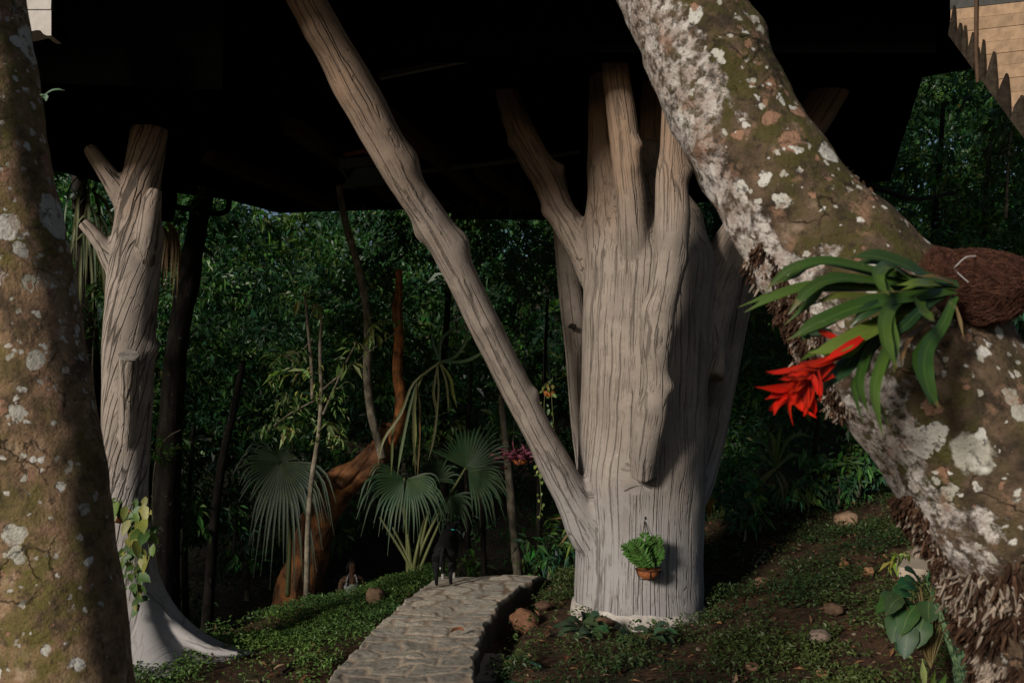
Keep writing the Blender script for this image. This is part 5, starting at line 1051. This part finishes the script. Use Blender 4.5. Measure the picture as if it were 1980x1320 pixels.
Nt = {'a': ((.004, .0, 1.655), .060, .055), 'b': ((.004, .055, 1.61), .085, .055), 'c': ((.004, .075, 1.52), .085, .05), 'd': ((.004, .085, 1.40), .09, .04), 'e': ((.004, .095, 1.24), .07, .03), 'f': ((-.075, .02, 1.55), .03), 'g': ((-.085, .03, 1.44), .03), 'h': ((.083, .02, 1.55), .03), 'i': ((.093, .03, 1.44), .03)}
m = MB(); V, Fq = skin(Nt, [('a', 'b'), ('b', 'c'), ('c', 'd'), ('d', 'e'), ('b', 'f'), ('f', 'g'), ('b', 'h'), ('h', 'i')]); m.add(xf(V, rad(12), pb, hs), Fq); m.build('hair', mat_plain('dark_hair', (.008, .006, .005), .6), per)

# ------------------------------------------------------------------ ground cover, litter, stones
def cover(n, x0, x1, y0, y1, mask, seed, hgt, L0, L1, cols, per=6, sp=.035):
    r = np.random.default_rng(seed); x = r.uniform(x0, x1, n); y = r.uniform(y0, y1, n); k = mask(x, y, r); x, y = x[k], y[k]
    hh = hgt * (.45 + .9 * np.clip(.5 + .6 * n2(x, y, 2.3, seed), 0, 1.2))
    c = np.repeat(np.stack([x, y, H(x, y)], -1), per, 0); m_ = len(c); hh = np.repeat(hh, per)
    pos = c + np.stack([r.normal(size=m_) * sp, r.normal(size=m_) * sp, hh * r.uniform(.15, 1, m_)], -1)
    ax = randdirs(m_, r) * np.array([1, 1, .5]) + np.array([0, 0, .25]); L = r.uniform(L0, L1, m_)
    tone = np.repeat(np.clip(.5 + .7 * n2(x, y, .9, seed + 3), 0, 1), per)[:, None]
    cc = (np.array(cols[0]) * (1 - tone) + np.array(cols[1]) * tone) * r.uniform(.6, 1.4, (m_, 1))
    return leaves(pos, ax, randdirs(m_, r) * .5 + np.array([0, 0, 1.]), L, L * .6, cc)
def ml(x, y, r):
    xl = np.interp(y, yl, pl); yc = np.clip(9.45 + .97 * (x + 1.1), 7.55, 9.45)
    bare = smooth(.05, .35, n2(x, y, 1.1, 301) + .9 * np.exp(-((x + 2.0) / .45) ** 2 - ((y - 6.3) / .5) ** 2)) 
    return (x < xl - .05) & (y < yc + .7) & (r.random(len(x)) > .88 * bare)
def mr_(x, y, r):
    xr = np.interp(y, yl, pr); d2 = np.hypot(x - 1.17, y - 7.95)
    return (x > xr + .12) & (d2 > .62) & (r.random(len(x)) < .10 + .90 * smooth(-.14, .28, n2(x, y, 2.4, 302, 3) + .10 * (x > 2.2)))
m = MB()
m.add(*[a for a in cover(9500, -3.4, -.7, 5.0, 10.2, ml, 311, .11, .018, .040, [(.036, .105, .036), (.105, .185, .040)])[:2]], None, cover(9500, -3.4, -.7, 5.0, 10.2, ml, 311, .11, .018, .040, [(.036, .105, .036), (.105, .185, .040)])[2])
V, Fc, C = cover(26000, -.3, 5.2, 3.9, 13, mr_, 312, .12, .018, .050, [(.024, .052, .018), (.070, .100, .028)]); m.add(V, Fc, None, C)
o = m.build('ground_cover', M_LEAF, None, False); tag(o, 'low green creeping plants over the soil on both sides of the path', 'ground cover', kind='stuff')
m = MB(); r = np.random.default_rng(321); n = 4200; x = r.uniform(-3, 5, n); y = r.uniform(4, 12.5, n); k = (x < np.interp(y, yl, pl) - .03) | (x > np.interp(y, yl, pr) + .06); k &= (r.random(n) < np.where(x < -.5, .25, .75)); x, y = x[k], y[k]; n = len(x)
ax = randdirs(n, r) * np.array([1, 1, .25]); LITC = np.array([(.17, .085, .04), (.23, .15, .09), (.10, .055, .03), (.25, .12, .055)])
V, Fc, C = leaves(np.stack([x, y, H(x, y) + r.uniform(.006, .09, n) * r.random(n)], -1), ax, randdirs(n, r) * .35 + np.array([0, 0, 1.]), r.uniform(.03, .11, n), r.uniform(.014, .045, n), LITC[r.integers(0, 4, n)] * r.uniform(.6, 1.2, (n, 1))); m.add(V, Fc, None, C)
o = m.build('leaf_litter', M_COLM, None, False); tag(o, 'scattered dry brown leaves on the soil', 'leaf litter', kind='stuff')
m = MB(); r = np.random.default_rng(331)
for k in range(260):
    x = r.uniform(-2.8, 4.8); y = r.uniform(4.2, 11)
    if np.interp(y, yl, pl) - .05 < x < np.interp(y, yl, pr) + .08: continue
    s = r.uniform(.008, .028); bm = rock((x, y, float(H(x, y)) + s * .3), (s, s * r.uniform(.6, 1), s * .6), k + 5, .3); 
    m.add(bm[0], bm[1], None, np.array([(.17, .10, .065), (.2, .16, .12), (.13, .07, .045)])[k % 3])
    if k > 140: break
o = m.build('pebbles', M_COLM, None); tag(o, 'small pebbles and clods scattered over the soil', 'pebbles', kind='stuff')
TAN, RUST, GRY = (.26, .165, .105), (.16, .075, .04), (.22, .19, .15)
for (px, py, wpx, hpx, c, lab, flat) in ((1637, 1014, 23, 15, TAN, 'rounded tan rock high on the right bank', .8), (725, 1160, 15, 14, (.24, .15, .09), 'squarish tan rock in the green bank left of the path', .6), (1012, 1212, 26, 22, RUST, 'rust brown boulder between the path and the massive column', 1.),
        (1633, 1099, 9, 7, (.28, .13, .06), 'upper of two orange stones near the middle of the right bank', .9), (1630, 1088, 6, 5, (.28, .14, .07), 'tiny orange stone just above another orange stone', .9), (1680, 1112, 10, 8, (.30, .16, .08), 'orange stone left of the pale slab', .8), (1612, 1187, 17, 11, (.10, .06, .035), 'dark brown rock half buried on the right slope', 1.),
        (1475, 1136, 20, 12, (.20, .11, .07), 'crumbly reddish clod right of the massive column', 1.), (1585, 1240, 22, 12, (.19, .14, .11), 'pale brown clod among dry roots', 1.), (1790, 1082, 34, 9, (.22, .15, .11), 'long tan rock above the pale slab', .8), (1050, 1178, 16, 8, (.10, .055, .035), 'low dark red clod behind the rust brown boulder', 1.), (1165, 1212, 22, 9, (.15, .085, .05), 'brown earth lump at the foot of the massive column', 1.), (1590, 1310, 12, 6, (.30, .15, .07), 'orange stone at the bottom edge of the picture', .8), (1455, 1298, 12, 7, (.25, .14, .09), 'pinkish stone near the bottom of the right slope', .8)):
    g = G(px, py + hpx * .6); s = g.y / F
    V, Fc = rock((g.x, g.y, g.z + hpx * s * .75 + .03), (wpx * s, wpx * s * .8, hpx * s), hash(lab) % 50 if False else int(px) % 50, .2, flat)
    m = MB(); m.add(V, Fc, None, c); o = m.build('rock', M_COLM); tag(o, lab, 'rock')
def slab_from(pxs, th, name, lab, mat, lift=.0):
    g = [G(a, b) for a, b in pxs]; z = max(p.z for p in g) + lift; n = len(g)
    V = np.array([(p.x, p.y, p.z + .05 + lift) for p in g] + [(p.x, p.y, p.z + .05 - th + lift) for p in g]); k = np.arange(n)
    o = mesh_obj(name, V, [k[None], (k + n)[None, ::-1], np.stack([k, k + n, (k + 1) % n + n, (k + 1) % n], -1)], mat, None, None, None, False); tag(o, lab, 'slab'); return o
MSL = mat_plain('weathered_concrete', (.30, .26, .21), .9, 0, .2, .35, 12, .004)
slab_from([(938, 1274), (976, 1275), (958, 1330), (912, 1330)], .12, 'concrete_slab', 'small grey concrete slab beside the green hose at the path edge', MSL)
slab_from([(1752, 1096), (1800, 1098), (1838, 1108), (1842, 1132), (1800, 1130), (1738, 1120)], .10, 'concrete_slab', 'pale slab behind the broad green leaves on the right', mat_plain('pale_slab', (.40, .33, .26), .9, 0, .2, .25, 12, .004), .06)
slab_from([(985, 1124), (1030, 1124), (1026, 1136), (990, 1138)], .10, 'concrete_slab', 'flat grey slab at the right end of the path crest', MSL, .02)
hp_ = [G(a, b) + Vector((0, 0, .03)) for a, b in ((1010, 1330), (968, 1322), (945, 1308), (940, 1294), (955, 1283), (985, 1279), (1015, 1283), (1045, 1296))]
m = MB(); m.add(*tube(hp_, [.011] * len(hp_), 10, .03, .02)); o = m.build('garden_hose', mat_plain('green_hose', (.02, .055, .035), .45)); tag(o, 'dark green garden hose looping over the concrete slab', 'hose')
for pts, h, c, lab in (([(1422, 1196), (1432, 1185), (1442, 1174), (1452, 1164)], 2, None, 'a'), ([(1475, 1092), (1468, 1086), (1460, 1078)], 2, None, 'thin pale stick lying on the right bank beside another'), ([(1462, 1094), (1472, 1082), (1482, 1070)], 2.4, None, 'longer pale stick slanting over the right bank'), ([(1418, 1325), (1420, 1300), (1428, 1275), (1436, 1262)], 2.6, None, 'grey stick standing up from the bottom of the slope'), ([(545, 1310), (565, 1292), (590, 1284), (615, 1280)], 3.4, None, 'dark root lying on bare soil left of the path')):
    if lab == 'a': continue
    p3 = [G(a, b) + Vector((0, 0, .03)) for a, b in pts]; m = MB(); m.add(*tube(p3, [h * p3[0].y / F] * len(p3), 8, .03, .08)); o = m.build('stick', M_PALEBARK if 'dark' not in lab else M_DARKBARK); tag(o, lab, 'stick')
for pts, lab in (([(872, 1222), (880, 1218), (890, 1216), (898, 1219)], 'curled rust brown leaf lying on the path stones'), ([(935, 1270), (937, 1262), (941, 1256)], 'dry leaf standing by the path edge above the slab'), ([(1090, 1288), (1094, 1280), (1098, 1274)], 'dry orange leaf upright on the soil below the massive column')):
    z0 = .145 if 'path stones' in lab else 0; p3 = [(PZ(a, b, z0) if z0 else G(a, b) + Vector((0, 0, .03))) for a, b in pts]; n = len(pts)
    V, Fc, B, C = blade(p3, np.interp(np.linspace(0, 1, n), [0, .5, 1], [.2, 1, .1]) * .055, (0, -.5, 1), .3, (.20, .075, .035)); m = MB(); m.add(V, Fc, B, C); o = m.build('fallen_leaf', M_COLM); tag(o, lab, 'leaf')
# broad-leaved plants
def broadleaf(name, label, base, Y, rows, col, seed):
    r = random.Random(seed); g = P(*base, Y); e = empty(name, g, label, 'plant')
    rows = list(rows) + [(a + r.uniform(-16, 16), b + r.uniform(-12, 14), ax_ * r.uniform(.6, 1.1), ay_ + r.uniform(-18, 18), wd * r.uniform(.75, 1.05)) for a, b, ax_, ay_, wd in rows]
    for (a, b, ax_, ay_, wd) in rows:
        p0 = P(a, b, Y + r.uniform(-.1, .1)); s = Y / F; d = Vector((ax_ * s, -abs(ax_) * s * .4 - .02, ay_ * s)); q = p0 + d
        mid = p0 + d * .5 + Vector((0, 0, .12 * d.length)); c = tuple(x * r.uniform(.7, 1.3) for x in col)
        V, Fc, B, C = blade([p0, p0 + d * .2 + Vector((0, 0, .05 * d.length)), mid, p0 + d * .8 + Vector((0, 0, .05 * d.length)), q], [.004, wd * s * .85, wd * s, wd * s * .62, .002], (r.uniform(-.3, .3), -.55, 1), .12, c, None, 12); m = MB(); m.add(V, Fc, B, C)
        m.add(*[z for z in (lambda t: (t[0], t[1]))(tube([g, (g + p0) / 2 + Vector((0, 0, .02)), p0], [.004, .0035, .003], 6, .05, 0))], None, c); m.build('leaf', M_STRAP, e)
    return e
broadleaf('broadleaf_plant', 'bushy plant with broad dark green leaves on the lower right bank', (1800, 1290), 4.6, [(1775, 1140, -50, 10, 40), (1780, 1128, -40, 30, 36), (1800, 1125, -10, 34, 38), (1815, 1128, 40, 20, 40), (1760, 1160, -60, -10, 40), (1735, 1175, -40, 0, 34), (1770, 1170, -40, -50, 44), (1795, 1160, -5, -40, 46), (1820, 1150, 35, -25, 44), (1745, 1185, -30, -50, 44), (1785, 1195, -20, -50, 46), (1815, 1185, 20, -50, 44), (1760, 1205, -20, -60, 42), (1830, 1165, 40, 0, 40), (1800, 1150, 40, 40, 36), (1790, 1175, -50, -30, 44), (1735, 1150, -40, -20, 36), (1845, 1145, 25, -30, 36)], (.022, .070, .026), 1)
broadleaf('broadleaf_plant', 'low green rosette at the left foot of the massive column', (1130, 1222), 6.95, [(1125, 1208, -30, 14, 22), (1130, 1205, -8, 24, 22), (1138, 1206, 22, 18, 22), (1120, 1214, -36, -2, 20), (1142, 1212, 34, 2, 22), (1130, 1216, -10, -14, 22), (1140, 1218, 22, -12, 20), (1118, 1210, -40, 6, 18), (1112, 1216, -34, -8, 18), (1150, 1214, 26, -6, 18)], (.028, .07, .035), 2)
broadleaf('broadleaf_plant', 'scattered broad leaves creeping in front of the massive column', (1250, 1236), 6.7, [(1225, 1226, -28, 6, 18), (1240, 1228, 24, 10, 18), (1255, 1230, 30, -6, 18), (1235, 1236, -20, -10, 18), (1262, 1226, 20, 12, 16), (1282, 1222, 26, 2, 15), (1214, 1232, -22, -8, 15)], (.03, .065, .035), 3)
def snake_mat():
    t = NT('banded_leaf'); b = t.attr('bk'); c = t.attr('col', 'Color'); n = t.noise(t.map(b, (14, 2.4, 1)), 1.6, 5, .6)
    return t.done(t.mix(t.mr(n, .44, .58), c, tuple((.010, .030, .014))), .4)
MSN = snake_mat()
e = strap_set('snake_plant', 'tall banded grey-green blades beside the hanging roots at lower right', 'plant', [
    ([(1880, 1350), (1862, 1270), (1842, 1190), (1822, 1112)], 34, (.09, .14, .075)), ([(1915, 1350), (1900, 1280), (1886, 1215), (1872, 1165)], 46, (.06, .105, .055)), ([(1852, 1350), (1848, 1280), (1842, 1215), (1838, 1165)], 24, (.09, .13, .07)), ([(1940, 1350), (1925, 1300), (1912, 1255)], 40, (.05, .09, .05)), ([(1868, 1350), (1856, 1300), (1836, 1250), (1815, 1180), (1792, 1130)], 12, (.10, .15, .07)), ([(1895, 1350), (1884, 1290), (1880, 1240)], 36, (.08, .12, .06))], 3.3, (1885, 1345), MSN, seed=10, dy=.05, part='blade')
